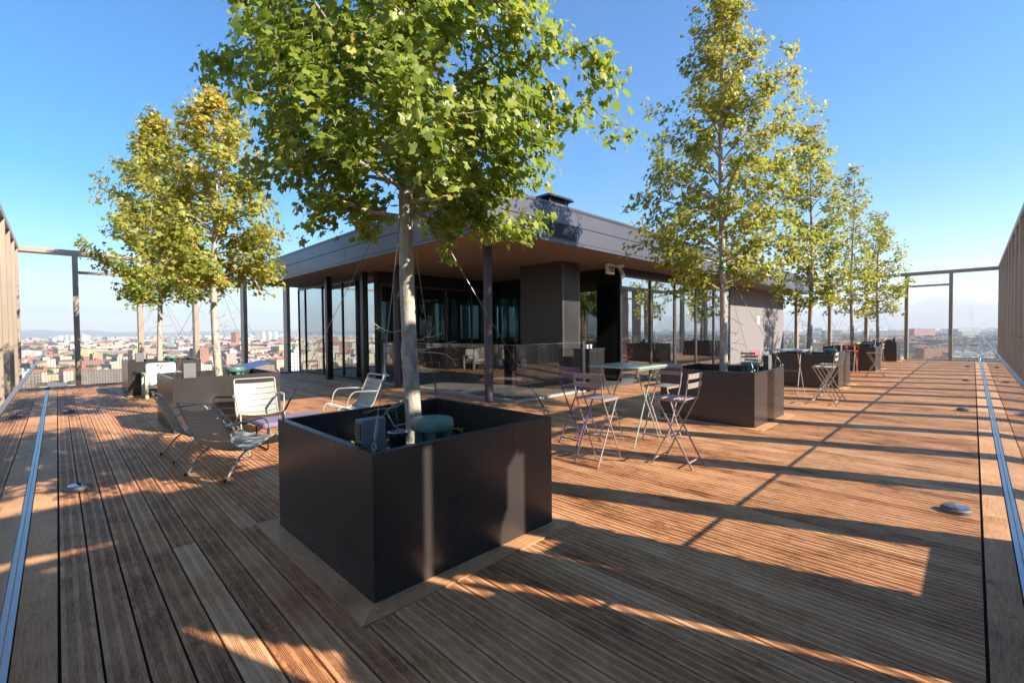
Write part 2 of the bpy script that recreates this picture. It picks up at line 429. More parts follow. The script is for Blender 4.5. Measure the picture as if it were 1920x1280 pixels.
# ------------------------------------------------------------------ the tower the terrace stands on
t = thing('tower_block', 'the tall building whose roof carries the timber terrace', 'building', (0, 0, 0))
MB().box(-1.6, -1.6, -58, 30.8, 21.0, -.35).build('wall', 'tower', t)
MB().box(-.55, -.60, -.34, -.44, 20.0, -.02).box(-1.3, -.60, -.34, -.56, 20.7, -.16).build('ledge', 'ledge', t)
MB().box(-.43, -.60, -.34, 29.5, -.475, -.02).box(-.54, -1.3, -.34, 30.2, -.61, -.16).build('ledge', 'ledge', t)
MB().box(-.43, 18.7, -.34, 29.6, 20.7, -.20).build('ledge', 'ledge', t)
MB().box(29.0, -.47, -.34, 30.2, 18.69, -.20).build('ledge', 'ledge', t)

# ------------------------------------------------------------------ glass balustrades
RH = 1.14
def balustrade(label, ax, at, a0, a1, step, lz=0., cap=True):
    t = thing('glass_balustrade', label, 'glass railing', (at, a0, 0) if ax == 'Y' else (a0, at, 0), 0, None)
    L = a1-a0; n = max(1, round(L/step)); st = L/n
    def bx(m_, p0, q0, z0, p1, q1, z1):
        if ax == 'Y': m_.box(q0, p0, z0, q1, p1, z1)
        else: m_.box(p0, q0, z0, p1, q1, z1)
    for i in range(n):
        g = MB(); bx(g, i*st+.006, -.006, .004, (i+1)*st-.006, .006, RH-.012); g.build('glass_panel', 'rail_glass', t)
    c = MB(); bx(c, 0, -.013, RH-.011, L, .013, RH+.004); c.build('handrail', 'steel', t)
    c = MB(); bx(c, 0, -.034, -.02, L, -.009, .006); bx(c, 0, .009, -.02, L, .034, .006); bx(c, 0, -.008, -.02, L, .008, -.008)
    c.build('channel', 'steel', t)
    return t
balustrade('frameless glass railing along the left edge of the deck', 'Y', GX, GY+.05, DY1, 1.6)
balustrade('frameless glass railing along the right edge of the deck', 'X', GY, GX+.05, DX1, 1.6)
balustrade('far glass railing closing the left end of the deck', 'X', DY1, GX+.05, 6.9, 1.6)
balustrade('far glass railing closing the right end of the deck', 'Y', DX1, GY+.05, 7.0, 1.6)

# ------------------------------------------------------------------ tall metal screens of upright fins
TOP, MID = 4.24, 3.56
FD, FWD = .42, .135
def screen(label, ax, at, sgn, posts, a0, a1, mids, seam=None):
    FD = .62 if seam else .42
    """ax: direction it runs in; at: plane of the inner edges; sgn: which way the fins reach outwards"""
    t = thing('fin_screen', label, 'metal screen', (0, 0, 0), 0, None)
    def bx(m_, p0, p1, q0, q1, z0, z1):
        q0, q1 = sorted((at+sgn*q0, at+sgn*q1))
        if ax == 'Y': m_.box(q0, p0, z0, q1, p1, z1)
        else: m_.box(p0, q0, z0, p1, q1, z1)
    for p in posts:
        b = MB()
        if seam: bx(b, p-FWD/2, p+FWD/2, 0, FD, -1.2, seam-.012); bx(b, p-FWD/2, p+FWD/2, 0, FD, seam, TOP-.14)
        else: bx(b, p-FWD/2, p+FWD/2, 0, FD, -1.2, TOP-.14)
        o = b.build('fin_post', 'fin', t)
        if seam:
            c = MB(); bx(c, p-FWD/2+.01, p+FWD/2-.01, .01, FD-.01, seam-.0125, seam-.0005); c.build('joint', 'black', o)
    b = MB(); bx(b, a0, a1, .0, FD+.03, TOP-.138, TOP); b.build('top_beam', 'fin', t)
    for (q0, q1) in mids:
        b = MB(); bx(b, q0, q1, .12, .2, MID-.045, MID+.045); b.build('cross_bar', 'fin', t)
    return t
SP = 1.6
rp = [.2+SP*k for k in range(0, 19)]
screen('tall champagne metal fin screen along the right edge of the terrace', 'X', -.75, -1, rp, -1.2, 29.4+.6,
       [(a+FWD/2, b-FWD/2) for a, b in zip(rp, rp[1:])], 1.3)
lp = [.5+SP*k for k in range(0, 12)]+[19.62]
screen('tall champagne metal fin screen along the left edge of the terrace', 'Y', -.75, -1, lp, -.748, 20.09,
       [(a+FWD/2, b-FWD/2) for a, b in zip(lp, lp[1:])], 1.3)
ep = [.46+1.6*k for k in range(0, 5)]
allp = ep+[ep[-1]+1.6*k for k in range(1, 14)]
screen('open metal post screen across the far left end of the terrace', 'X', 20.1, 1, allp, -1.2, 29.98,
       [(a+FWD/2, b-FWD/2) for i, (a, b) in enumerate(zip(allp, allp[1:]))])
ep2 = [.76+1.6*k for k in range(0, 13)]
screen('open metal post screen across the far right end of the terrace', 'Y', 29.6+.4, 1, ep2, -1.2, 20.09,
       [(a+FWD/2, b-FWD/2) for i, (a, b) in enumerate(zip(ep2, ep2[1:]))])

# unseen panel added beside the camera, openings cut to shape the sun patches
def closed(x, z):
    if z > 4.55: return False
    if 3.25 < x < 3.85 and z > 3.3: return False
    if 2.90 < x < 2.96 and 1.98 < z < 3.1: return False
    if .5 < z < 2.2 and abs(x-(3.12-.10*(z-1.2)**2)) < .035: return False
    if 1.15 < z < 2.12 and abs(x-3.50) < .015+.055*(z-1.15): return False
    if 2.08 < z < 2.9:
        xl = 3.40+.22*min(1, (z-2.08)/.45); top = 2.9-6*(x-3.72)**2*(1 if x > 3.72 else 2)
        if xl < x < 3.81 and z < top: return False
    if .78 < z < 3.0 and 3.96+.2*(z-.78)/1.25 < x < 4.78: return False
    if x > 4.86: return False
    # openings whose light falls left of the first planter
    if 1.5 < z < 2.8:
        xl = 1.55+.33*(z-1.95)/.85
        xr = 1.88+.27*(2.8-z)/.7 if z > 2.1 else 2.15-.2*(2.1-z)/.25
        if xl < x < xr: return False
    if .4 < x < 2.5 and abs(z-(3.60+.05*(x-1.3))) < .21*(2.5-x)/.9: return False
    return True
pn = MB(); G = .03; nz = int(4.56/G)
for k in range(nz):
    z = .0+k*G; x = -.70; start = None
    while x < 4.9:
        c = closed(x+G/2, z+G/2)
        if c and start is None: start = x
        if (not c) and start is not None: pn.box(start, -.975, z, x, -.96, z+G); start = None
        x += G
    if start is not None: pn.box(start, -.975, z, x, -.96, z+G)
tag(pn.build('shade_panel', 'fin'), 'unseen panel added at the near corner, openings cut to shape the sunlight', 'shade panel')

# ------------------------------------------------------------------ the pavilion
P = thing('rooftop_pavilion', 'single storey glazed pavilion under a wide flat grey metal roof', 'building', (0, 0, 0))
RX0, RY0, RX1, RY1, SO, RT = 5.52, 6.15, 29.3, 19.45, 3.40, 4.25
MB().box(RX0+.03, RY0+.03, SO, RX1-.03, RY1-.03, SO+.06).build('soffit', 'soffit', P)
rf = MB().box(RX0+.25, RY0+.25, SO+.07, RX1-.25, RY1-.25, RT-.06).build('roof', 'coping', P)
cp = MB()
cp.cbox(RX0+.10, RY0+.10, RT-.055, RX1-.1, RY0+.32, RT, .006); cp.cbox(RX0+.10, RY0+.325, RT-.055, RX0+.32, RY1-.1, RT, .006)
cp.build('coping', 'fascia', P)
MB().box(RX0+.06, RY0+.06, RT-.13, RX1-.06, RY0+.2, RT-.058).box(RX0+.06, RY0+.2, RT-.13, RX0+.2, RY1-.06, RT-.058).build('roof_gutter', 'coping', P)
Z = [(SO-.012, SO+.055), (SO+.062, SO+.40), (SO+.412, RT-.135)]
def fascia_run(ax, cuts):
    for k, (z0, z1) in enumerate(Z):
        cs = [cuts[0], cuts[-1]] if k == 0 else cuts
        for a, b in zip(cs, cs[1:]):
            if k == 1 and ax == 'X' and abs(a-7.05) < .01: continue
            e = -.006 if k == 0 else 0
            if ax == 'X': MB().cbox(a+.004, RY0+e, z0, b-.004, RY0+.03, z1, .003).build('fascia_panel', 'fascia', P)
            else: MB().cbox(RX0+e, a+.004, z0, RX0+.03, b-.004, z1, .003).build('fascia_panel', 'fascia', P)
fascia_run('X', [RX0, 7.05, 8.2, 11.3, 14.6, 17.9, 21.2, 24.5, 27.0, RX1])
fascia_run('Y', [RY0+.035, 8.6, 11.9, 15.2, RY1])
MB().box(RX0+.031, RY0+.032, SO+.06, RX1-.03, RY0+.06, RT-.13).box(RX0+.032, RY0+.061, SO+.06, RX0+.06, RY1-.03, RT-.13).build('fascia_backing', 'dark', P)
lv = MB()
for k in range(9):
    z = SO+.085+k*.034; lv.add([(7.1, RY0, z), (8.15, RY0, z), (8.15, RY0+.028, z+.026), (7.1, RY0+.028, z+.026), (7.1, RY0, z+.006), (8.15, RY0, z+.006), (8.15, RY0+.028, z+.032), (7.1, RY0+.028, z+.032)],
        [(0, 3, 2, 1), (4, 5, 6, 7), (0, 1, 5, 4), (1, 2, 6, 5), (2, 3, 7, 6), (3, 0, 4, 7)])
lv.box(7.055, RY0, SO+.062, 7.1, RY0+.03, SO+.40).box(8.15, RY0, SO+.062, 8.195, RY0+.03, SO+.40).box(7.1, RY0, SO+.062, 8.15, RY0+.03, SO+.08).box(7.1, RY0, SO+.392, 8.15, RY0+.03, SO+.40)
lv.build('louvre_vent', 'fascia', P)
for (px, py) in ((6.72, 7.5), (6.72, 11.3)):
    MB().lathe([(.095, 0), (.095, SO)], 28).build('column', 'column', P, True, (px, py, 0))
for (px, py) in ((6.42, 15.1), (6.72, 13.2)):
    MB().cbox(-.09, -.09, 0, .09, .09, SO, .006).build('column', 'dark', P, False, (px, py, 0))
# floors
MB().box(PIV_X-.02, PIV_Y-.02, -.02, 11.9, 12.7, .035).build('porch_floor', 'floor_in', P)
MB().box(11.9, 7.3, -.02, 28.5, 19.3, .03).box(6.9, 12.7, -.02, 11.899, 19.3, .03).build('indoor_floor', 'floor_in', P)
MB().box(6.97, 12.75, SO-.03, 11.85, 19.2, SO-.002).box(11.9, 7.4, SO-.03, 20.4, 19.2, SO-.002).build('indoor_ceiling', 'ceiling_in', P)
# small screws along the lower fascia edge
fs = MB()
for k in range(60): fs.lathe([(.006, 0), (.006, .001)], 6, (0, 0, 0)) if False else fs.box(5.7+k*.39, RY0-.0085, SO+.018, 5.708+k*.39, RY0-.006, SO+.026)
fs.build('fixing_screws', 'dark', P)
# dark pillar box
MB().cbox(9.55, 7.7, .036, 10.3, 9.25, SO, .004).build('pillar', 'bronze', P)
MB().box(9.548, 7.695, .036, 9.60, 7.70, SO).box(10.25, 7.695, .036, 10.302, 7.70, SO).build('pillar_trim', 'mullion', P)
# plaster wall block
MB().box(20.55, 7.37, -.02, 28.4, 19.2, SO).build('wall', 'wall', P)
MB().box(24.0, 7.355, 1.75, 24.35, 7.369, 2.15).build('wall_notice', 'white', P)
# glazing: each window = frame + panes
def glazing(ax, at, cuts, z0, z1, transom=None, mat='facade_glass', doors=(), mw=.055, inside=1):
    for i, (a, b) in enumerate(zip(cuts, cuts[1:])):
        f = MB()
        def bx(m_, p0, p1, q0, q1, za, zb):
            if ax == 'Y': m_.box(at+q0, p0, za, at+q1, p1, zb)
            else: m_.box(p0, at+q0, za, p1, at+q1, zb)
        h = mw/2
        bx(f, a, a+h, -.03, .05, z0, z1); bx(f, b-h, b, -.03, .05, z0, z1)
        bx(f, a+h, b-h, -.028, .048, z0, z0+.06); bx(f, a+h, b-h, -.028, .048, z1-.05, z1)
        if transom: bx(f, a+h, b-h, -.027, .047, transom, transom+.05)
        if i in doors:
            for (p0, p1) in ((a+h, a+h+.05), (b-h-.05, b-h)): bx(f, p0, p1, -.022, .042, z0+.06, transom)
            bx(f, a+h+.05, b-h-.05, -.022, .042, z0+.06, z0+.16)
        w_ = f.build('window_frame', 'mullion' if ax == 'X' else 'dark', P)
        g = MB()
        if transom:
            bx(g, a+h, b-h, .004, .014, z0+.06, transom); bx(g, a+h, b-h, .004, .014, transom+.05, z1-.05)
        else: bx(g, a+h, b-h, .004, .014, z0+.06, z1-.05)
        g.build('pane', mat, w_)
        if i in doors:
            hd = MB(); c_ = a+h+.10; s_ = -.075
            if ax == 'X': hd.tube([(c_, at+s_, .9), (c_, at+s_, 1.5)], .012, 8).tube([(c_, at-.02, 1.0), (c_, at+s_, 1.0)], .007, 6).tube([(c_, at-.02, 1.4), (c_, at+s_, 1.4)], .007, 6)
            hd.build('door_handle', 'steel', w_, True)
HZ = 3.19
glazing('X', 7.37, [11.87, 13.64, 15.36, 17.1, 18.75, 20.5], .03, HZ, 2.80, doors=(1, 2, 4))
MB().box(11.80, 7.34, HZ, 20.54, 7.42, SO-.003).build('header', 'dark', P)
MB().box(11.80, 7.34, .03, 11.865, 7.42, HZ).build('corner_post', 'dark', P)
glazing('Y', 11.82, [7.43, 9.1, 10.8, 12.6], .036, 3.02, None, 'porch_glass')
MB().box(11.79, 7.43, 3.02, 11.90, 12.69, SO-.003).build('header', 'dark', P)
glazing('X', 12.72, [7.0, 8.25, 9.45, 10.6, 11.79], .036, 3.02, None, 'porch_glass')
MB().box(7.0, 12.70, 3.02, 11.788, 12.78, SO-.003).build('header', 'dark', P)
glazing('Y', 6.95, [12.9, 13.55, 15.2, 16.85, 18.5, 19.2], .03, 3.30)
MB().box(6.9, 12.74, .03, 7.0, 12.9, SO-.003).box(6.93, 12.9, 3.30, 7.0, 19.2, SO-.003).build('corner_post', 'dark', P)
glazing('X', 19.22, [7.0, 8.6, 10.2, 11.8, 13.4, 15.0, 16.6, 18.2, 20.4], .03, 3.3)
# indoor walls and counter seen through the glass
MB().box(13.5, 10.2, .032, 13.7, 13.4, SO-.035).box(17.0, 11.0, .032, 20.3, 11.2, SO-.035).build('partition', 'grey_int', P)
MB().cbox(12.6, 14.2, .032, 16.4, 14.9, 1.12, .01).build('bar_counter', 'grey_int', P)
for a, b in ((7.2, 9.3), (10.9, 13.4), (14.0, 15.0), (16.3, 17.6), (19.2, 20.4)): MB().box(a, 18.9, .032, b, 19.0, SO-.035).build('back_wall', 'grey_int', P)
for a, b in ((9.3, 10.9), (13.4, 14.0), (15.0, 16.3), (17.6, 19.2)): MB().box(a, 18.9, .032, b, 19.0, 1.15).box(a, 18.9, 2.95, b, 19.0, SO-.035).build('back_wall', 'grey_int', P)

# windbreak of glass with a pale kerb round the porch
W = thing('porch_windbreak', 'low glass windbreak on a pale kerb round the pavilion porch', 'glass railing', (PIV_X, PIV_Y, 0))
MB().box(-.06, -.09, .0, 2.45, .02, .05).box(-.06, .021, .0, .04, 5.6, .05).build('kerb', 'concrete', W)
for k in range(4): MB().box(-.006, .01+k*1.38, .051, .006, .01+(k+1)*1.38-.012, 1.24).build('glass_panel', 'rail_glass', W)
for k in range(2): MB().box(.01+k*1.2, -.036, .051, .01+(k+1)*1.2-.012, -.024, 1.24).build('glass_panel', 'rail_glass', W)
MB().box(-.011, -.0, 1.241, .011, 5.55, 1.256).box(.012, -.041, 1.241, 2.43, -.019, 1.256).build('handrail', 'mullion', W)
MB().box(2.43, -.055, .051, 2.47, -.005, 1.27).build('post', 'steel', W); MB().box(-.03, 5.545, .051, .01, 5.585, 1.24).build('post', 'steel', W)

# things on and under the roof
t = thing('roof_vent', 'small louvred vent box with a flat cap on the pavilion roof', 'roof vent', (8.35, 7.1, RT))
MB().box(-.34, -.3, .001, .34, .3, .12).build('base', 'fascia', t)
b = MB()
for k in range(4): b.box(-.33, -.29, .135+k*.05, .33, .29, .155+k*.05)
b.box(-.28, -.24, .12, .28, .24, .335); b.build('louvre', 'coping', t)
for sx in (-.34, .31):
    for sy in (-.3, .27): MB().box(sx, sy, .121, sx+.03, sy+.03, .34).build('corner_post', 'fascia', t)
MB().add([(-.45, -.4, .341), (.45, -.4, .341), (.45, .4, .341), (-.45, .4, .341), (-.40, -.35, .41), (.40, -.35, .41), (.40, .35, .41), (-.40, .35, .41)],
         [(0, 3, 2, 1), (4, 5, 6, 7), (0, 1, 5, 4), (1, 2, 6, 5), (2, 3, 7, 6), (3, 0, 4, 7)])
c = MB(); c.add([(-.45, -.4, .341), (.45, -.4, .341), (.45, .4, .341), (-.45, .4, .341), (-.40, -.35, .41), (.40, -.35, .41), (.40, .35, .41), (-.40, .35, .41)],
         [(0, 3, 2, 1), (4, 5, 6, 7), (0, 1, 5, 4), (1, 2, 6, 5), (2, 3, 7, 6), (3, 0, 4, 7)]); c.build('cap', 'coping', t)

t = thing('exit_sign', 'white box exit sign with running figure and arrow under the eaves', 'exit sign', (10.9, 7.10, 3.395))
MB().cbox(-.16, -.05, -.30, .16, .05, -.02, .008).build('sign_box', 'white', t)
MB().box(-.03, -.02, -.02, .03, .02, .004).build('bracket', 'white', t)
MB().box(-.135, -.054, -.245, -.015, -.0505, -.09).box(.0, -.054, -.245, .135, -.0505, -.09).build('pictogram_panel', 'pictogram', t)
f = MB(); y = -.0565
def q(pts): f.add([(a, y, b) for a, b in pts]+[(a, y+.002, b) for a, b in pts], [tuple(range(len(pts))), tuple(range(2*len(pts)-1, len(pts)-1, -1))]+[(i, (i+1) % len(pts), len(pts)+(i+1) % len(pts), len(pts)+i) for i in range(len(pts))])
q([(-.085, -.115), (-.065, -.115), (-.065, -.10), (-.085, -.10)]); q([(-.095, -.165), (-.07, -.165), (-.06, -.125), (-.085, -.125)])
q([(-.095, -.17), (-.075, -.17), (-.095, -.225), (-.115, -.225)]); q([(-.085, -.168), (-.068, -.17), (-.045, -.20), (-.058, -.21)])
q([(.03, -.16), (.08, -.16), (.08, -.135), (.118, -.17), (.08, -.205), (.08, -.18), (.03, -.18)])
f.build('pictogram', 'white', t)
t = thing('floodlight', 'white tilted floodlight on a round base under the eaves', 'floodlight', (11.45, 7.15, 3.397))
MB().lathe([(.13, -.055), (.14, -.03), (.14, 0)], 20).build('base', 'white', t, True)
MB().tube([(0, 0, -.055), (0, 0, -.12)], .03, 10).build('neck', 'white', t, True)
MB().tube([(.06, .0, -.10), (-.03, -.10, -.22), (-.12, -.2, -.35)], [.055, .06, .065], 16).build('lamp_head', 'white', t, True)
t = thing('ceiling_lamp', 'small cylindrical lamp hanging from the porch ceiling behind the column', 'ceiling lamp', (8.3, 9.3, SO-.002))
MB().lathe([(.07, -.22), (.075, -.2), (.075, 0)], 20).build('lamp_body', 'soffit', t, True)

# ------------------------------------------------------------------ planters and what is in them
PW, PH = 1.56, .86
def make_planter():
    t = thing('planter', 'x', 'planter', (0, 0, 0), 0, 'large square tree planters')
    c = .012; b = MB()
    th = .05
    b.box(0, 0, 0, PW, .012, PH-.012).box(0, PW-.012, 0, PW, PW, PH-.012).box(0, .0125, 0, .012, PW-.0125, PH-.012).box(PW-.012, .0125, 0, PW, PW-.0125, PH-.012)
    b.build('body', 'planter', t)
    r_ = MB()
    r_.cbox(-.002, -.002, PH-.012, PW+.002, th, PH, .002).cbox(-.002, PW-th, PH-.012, PW+.002, PW+.002, PH, .002)
    r_.cbox(-.002, th+.0005, PH-.012, th, PW-th-.0005, PH, .002).cbox(PW-th, th+.0005, PH-.012, PW+.002, PW-th-.0005, PH, .002)
    r_.build('rim', 'planter_rim', t)
    i_ = MB().box(.013, .013, .3, th, PW-.013, PH-.0125).box(PW-th, .013, .3, PW-.013, PW-.013, PH-.0125).box(th+.0005, .013, .3, PW-th-.0005, th, PH-.0125).box(th+.0005, PW-th, .3, PW-th-.0005, PW-.013, PH-.0125)
    i_.build('lining', 'planter', t)
    # uneven soil
    N = 22; vs = []; rr = random.Random(3)
    for i in range(N+1):
        for j in range(N+1):
            vs.append((th+.001+(PW-2*th-.002)*i/N, th+.001+(PW-2*th-.002)*j/N, .56+.035*rr.random()+.03*math.sin(i*.7)*math.cos(j*.5)))
    s_ = MB(); s_.add(vs, [(i*(N+1)+j, (i+1)*(N+1)+j, (i+1)*(N+1)+j+1, i*(N+1)+j+1) for i in range(N) for j in range(N)])
    s_.build('soil', 'soil', t, True)
    # mitred pale timber frame round the foot
    fw_, g = .145, .004; z1 = .008
    for k in range(4):
        a = MB(); L = PW
        pts = [(-fw_, -fw_), (L+fw_, -fw_), (L+g*0, -g), (0, -g)]
        pts = [(-fw_+.002, -fw_), (L+fw_-.002, -fw_), (L-.0+.002, -.003), (-.002, -.003)]
        cx = L/2; ca, sa = math.cos(k*PI/2), math.sin(k*PI/2)
        rp_ = [(cx+(p[0]-cx)*ca-(p[1]-cx)*sa, cx+(p[0]-cx)*sa+(p[1]-cx)*ca) for p in pts]
        a.add([(p[0], p[1], -.01) for p in rp_]+[(p[0], p[1], z1) for p in rp_], [(3, 2, 1, 0), (4, 5, 6, 7), (0, 1, 5, 4), (1, 2, 6, 5), (2, 3, 7, 6), (3, 0, 4, 7)], .3+.15*k)
        a.build('foot_board', 'border_x' if k % 2 == 0 else 'border', t)
    for (ex, ey) in ((.03, .03), (PW-.03, .03), (.03, PW-.03), (PW-.03, PW-.03)):
        e = MB(); ring = [(ex+.0, ey+.022*math.cos(a), PH+.03+.022*math.sin(a)) for a in [2*PI*k/12 for k in range(13)]]
        e.tube(ring, .005, 6).tube([(ex, ey, PH-.002), (ex, ey, PH+.012)], .008, 8); e.build('eye_bolt', 'wire', t, True)
    return t
def make_mushroom():
    t = thing('garden_speaker', 'x', 'garden speaker', (0, 0, 0), 0, 'green mushroom shaped speakers in the planters')
    MB().lathe([(.135, .175), (.148, .18), (.151, .19), (.149, .235), (.140, .25), (.09, .257), (.0001, .26)], 36).build('cap', 'teal', t, True)
    for k in range(5):
        a = 2*PI*k/5+.3; MB().cbox(-.028, -.016, .08, .028, .016, .174, .004).build('rib', 'teal', t, False, (.108*math.cos(a), .108*math.sin(a), 0), (0, 0, a+PI/2))
    MB().lathe([(.135, 0), (.135, .06), (.12, .079)], 30).lathe([(.06, .08), (.06, .174)], 20).build('base', 'teal', t, True)
    return t
def make_box():
    t = thing('control_box', 'x', 'equipment box', (0, 0, 0), 0, 'grey upright equipment boxes in the planters')
    MB().cbox(-.085, -.045, 0, .085, .045, .40, .006).build('case', 'box_grey', t)
    for k in range(3):
        v = MB().cbox(-.092, -.038, .03+k*.122, -.0855, .038, .135+k*.122, .002).build('vent_cover', 'black', t)
        s_ = MB()
        for j in range(4): s_.box(-.0935, -.03, .045+k*.122+j*.02, -.0925, .03, .048+k*.122+j*.02)
        s_.build('slot', 'box_grey', v)
    return t
PL = make_planter(); MU = make_mushroom(); BX = make_box()
PXY = [(1.25, 2.39), (7.65, 2.38), (14.02, 2.40), (20.42, 2.42), (26.8, 2.42), (1.25, 8.72), (1.25, 15.05)]
PLAB = ['dark bronze planter standing nearest in the foreground', 'dark bronze planter right behind the mauve stools and pale green table',
        'dark bronze planter beside the blue grey bar table and warm grey stools', 'dark bronze planter standing behind the orange red stool',
        'farthest dark planter on the right, near the end of the deck', 'grey brown planter behind the lounge chairs, a blue lid on its rim',
        'farthest planter on the left, behind the white cushioned armchair']
TLAB = ['nearest planter', 'planter behind the mauve stools', 'third planter', 'fourth planter',
        'last right hand planter', 'planter behind the lounge chairs', 'last planter on the left']
for i, (x, y) in enumerate(PXY):
    place(PL, (x, y, 0), 0, PLAB[i])
    left = i >= 5
    # near planter: box at the near corner, speaker to the right of the trunk
    if i == 0: bp = (.17, .34, 0); mp = (.62, .30)
    elif not left: bp = (PW-.24, .20, 0); mp = (.92, .35)
    else: bp = (.26, .24, 0); mp = (.95, .36)
    zz = .60
    place(BX, (x+bp[0], y+bp[1], zz if i == 0 else zz+.08), 0 if not left else 0, 'grey upright equipment box in the '+TLAB[i])
    place(MU, (x+mp[0], y+mp[1], .69 if i == 0 else .72), .4*i, 'round green mushroom shaped speaker in the '+TLAB[i])
# small spotlight and junction block in the nearest planter
t = thing('spotlight', 'small black cylinder spotlight with a bright ring beside the nearest trunk', 'spotlight', (1.27+.46, 2.36+.56, .60))
MB().lathe([(.055, .06), (.06, .07), (.06, .21)], 20).build('housing', 'black', t, True)
MB().lathe([(.062, .20), (.072, .205), (.075, .235), (.060, .24), (.058, .222), (.0001, .222)], 24).build('ring', 'steel', t, True)
MB().cbox(-.03, -.03, 0, .03, .03, .07, .004).build('bracket', 'black', t)
t = thing('concrete_block', 'pale concrete block lying in the nearest planter by the spotlight', 'concrete block', (1.27+.66, 2.36+.75, .59), .3)
MB().cbox(-.16, -.09, -.02, .16, .09, .085, .01).build('block', 'concrete', t)
t = thing('blue_lid', 'blue plastic lid tilted on the rim of the planter behind the lounge chairs', 'lid', (2.55, 9.4, .865), .2)
sh = [[(-.27+.54*i/6, -.17+.34*j/4, .03+.10*(i/6)+.012*j) for j in range(5)] for i in range(7)]
MB().sheet(sh, .018).build('lid', 'blue', t, False)

# ------------------------------------------------------------------ low round lights on the deck
def make_light():
    t = thing('deck_light', 'x', 'deck light', (0, 0, 0), 0, 'round steel lights along the deck edges')
    MB().lathe([(.112, .0005), (.112, .028), (.104, .036), (.06, .040), (.0001, .041)], 36).build('housing', 'box_grey', t, True)
    MB().lathe([(.095, .036), (.097, .045), (.080, .047), (.0001, .047)], 32).build('lens_ring', 'steel', t, True)
    h = MB(); rows = []
    for i in range(9):
        a = PI*(i/8)-PI/2; rows.append([(.095*math.cos(a)*c_+.0, .095*math.sin(a), .046+.022*math.sin(PI/2*(1-c_))*math.cos(a)) for c_ in (1., .7, .4, .1)])
    h.sheet(rows, .004); h.build('hood', 'box_grey', t, True)
    for c_ in t.children: c_.scale = (.88, .88, .95)
    return t
DL = make_light()
for i, (x, y, a, l) in enumerate([(.12, 6.35, .2, 'round steel deck light nearest on the left, beside the leaf shadows'),
        (.13, 12.8, .2, 'round steel deck light farther along the left border'), (5.32, .09, 1.8, 'round dark deck light nearest on the right, by the pale border'),
        (11.85, .11, 1.8, 'second round deck light along the right border'), (18.4, .11, 1.8, 'third round deck light along the right border'),
        (24.8, .11, 1.8, 'farthest round deck light along the right border')]):
    place(DL, (x, y, 0.0015), a, l)

# ------------------------------------------------------------------ furniture
def prof_interp(P_, s):
    """point at fraction s along polyline of Vectors"""
    L = [(P_[i+1]-P_[i]).length for i in range(len(P_)-1)]; T = sum(L); q = s*T
    for i, l in enumerate(L):
        if q <= l or i == len(L)-1: return P_[i]+(P_[i+1]-P_[i])*(q/l)
        q -= l
def make_lounge():
    t = thing('lounge_chair', 'x', 'lounge chair', (0, 0, 0), 0, 'grey green metal lounge chairs')
    Wd = .29; TR = .0115
    prof = rounded([(-.42, 0, .76), (-.235, 0, .335), (-.06, 0, .255), (.30, 0, .375)], .14, 7)
    for s in (-1, 1):
        y = s*Wd
        MB().tube([(p.x, y, p.z) for p in rounded([(-.42, 0, .76), (-.235, 0, .335), (-.06, 0, .255), (.33, 0, .40), (.42, 0, .0)], .11, 7)], TR, 10).build('side_rail', 'chair_grey', t, True)
        MB().tube(rounded([(-.10, y*.98, .262), (-.20, y*1.02, .20), (-.36, y*1.05, .0)], .06), TR, 10).build('leg', 'chair_grey', t, True)
        MB().tube(rounded([(-.335, y, .565), (-.30, y*1.12, .58), (.10, y*1.14, .60), (.17, y*1.10, .53), (.22, y*1.02, .36)], .05, 5), TR*.92, 10).build('armrest', 'chair_grey', t, True)
        rows = [[(-.20+.30*i/6, y*1.13+(j-1.5)*.013, .598+.004*math.sin(PI*i/6)) for j in range(4)] for i in range(7)]
        MB().sheet(rows, .006).build('arm_pad', 'chair_grey', t, True)
        for fx in (.42, -.362): MB().lathe([(.014, 0), (.014, .03)], 10, (fx, y if fx > 0 else y*1.05, 0)).build('foot_cap', 'black', t, True)
    MB().tube(rounded([(-.418, -Wd, .755), (-.448, -Wd, .825), (-.448, Wd, .825), (-.418, Wd, .755)], .06), TR, 10).build('top_rail', 'chair_grey', t, True)
    MB().tube([(-.09, -Wd, .262), (-.09, Wd, .262)], .009, 8).build('stretcher', 'chair_grey', t, True)
    def slats(s0, s1, n, name):
        for k in range(n):
            a = s0+(s1-s0)*k/n; b = s0+(s1-s0)*(k+1)/n-.008; rows = []
            for i in range(5):
                s = a+(b-a)*i/4; p = prof_interp(prof, s); p2 = prof_interp(prof, min(1, s+.01)); d = (p2-p).normalized(); nrm = Vector((d.z, 0, -d.x))
                if nrm.z > 0: nrm = -nrm
                rows.append([(p.x+nrm.x*.036*(1-(y/Wd)**2), y, p.z+nrm.z*.036*(1-(y/Wd)**2)) for y in [Wd*(j/5-1) for j in range(11)]])
            MB().sheet(rows, .004).build(name, 'chair_grey', t, True)
    slats(.0, .47, 5, 'back_slat'); slats(.47, 1.0, 5, 'seat_slat')
    return t
LC = make_lounge()
place(LC, (1.42, 5.93, .001), R(24), 'grey green lounge chair nearest the camera, seen from behind')
place(LC, (1.30, 7.08, .001), R(4), 'grey green lounge chair half hidden behind the nearest lounge chair')
place(LC, (2.20, 7.78, .001), R(-98), 'grey green lounge chair facing the camera in front of the grey brown planter')
place(LC, (3.46, 7.30, .001), R(178), 'grey green lounge chair behind the nearest planter, seen from its side')
t = thing('low_table', 'low purple table between the lounge chairs', 'low table', (2.32, 6.78, 0), .03)
MB().cbox(-.45, -.27, .30, .45, .27, .37, .02).build('tabletop', 'purple', t)
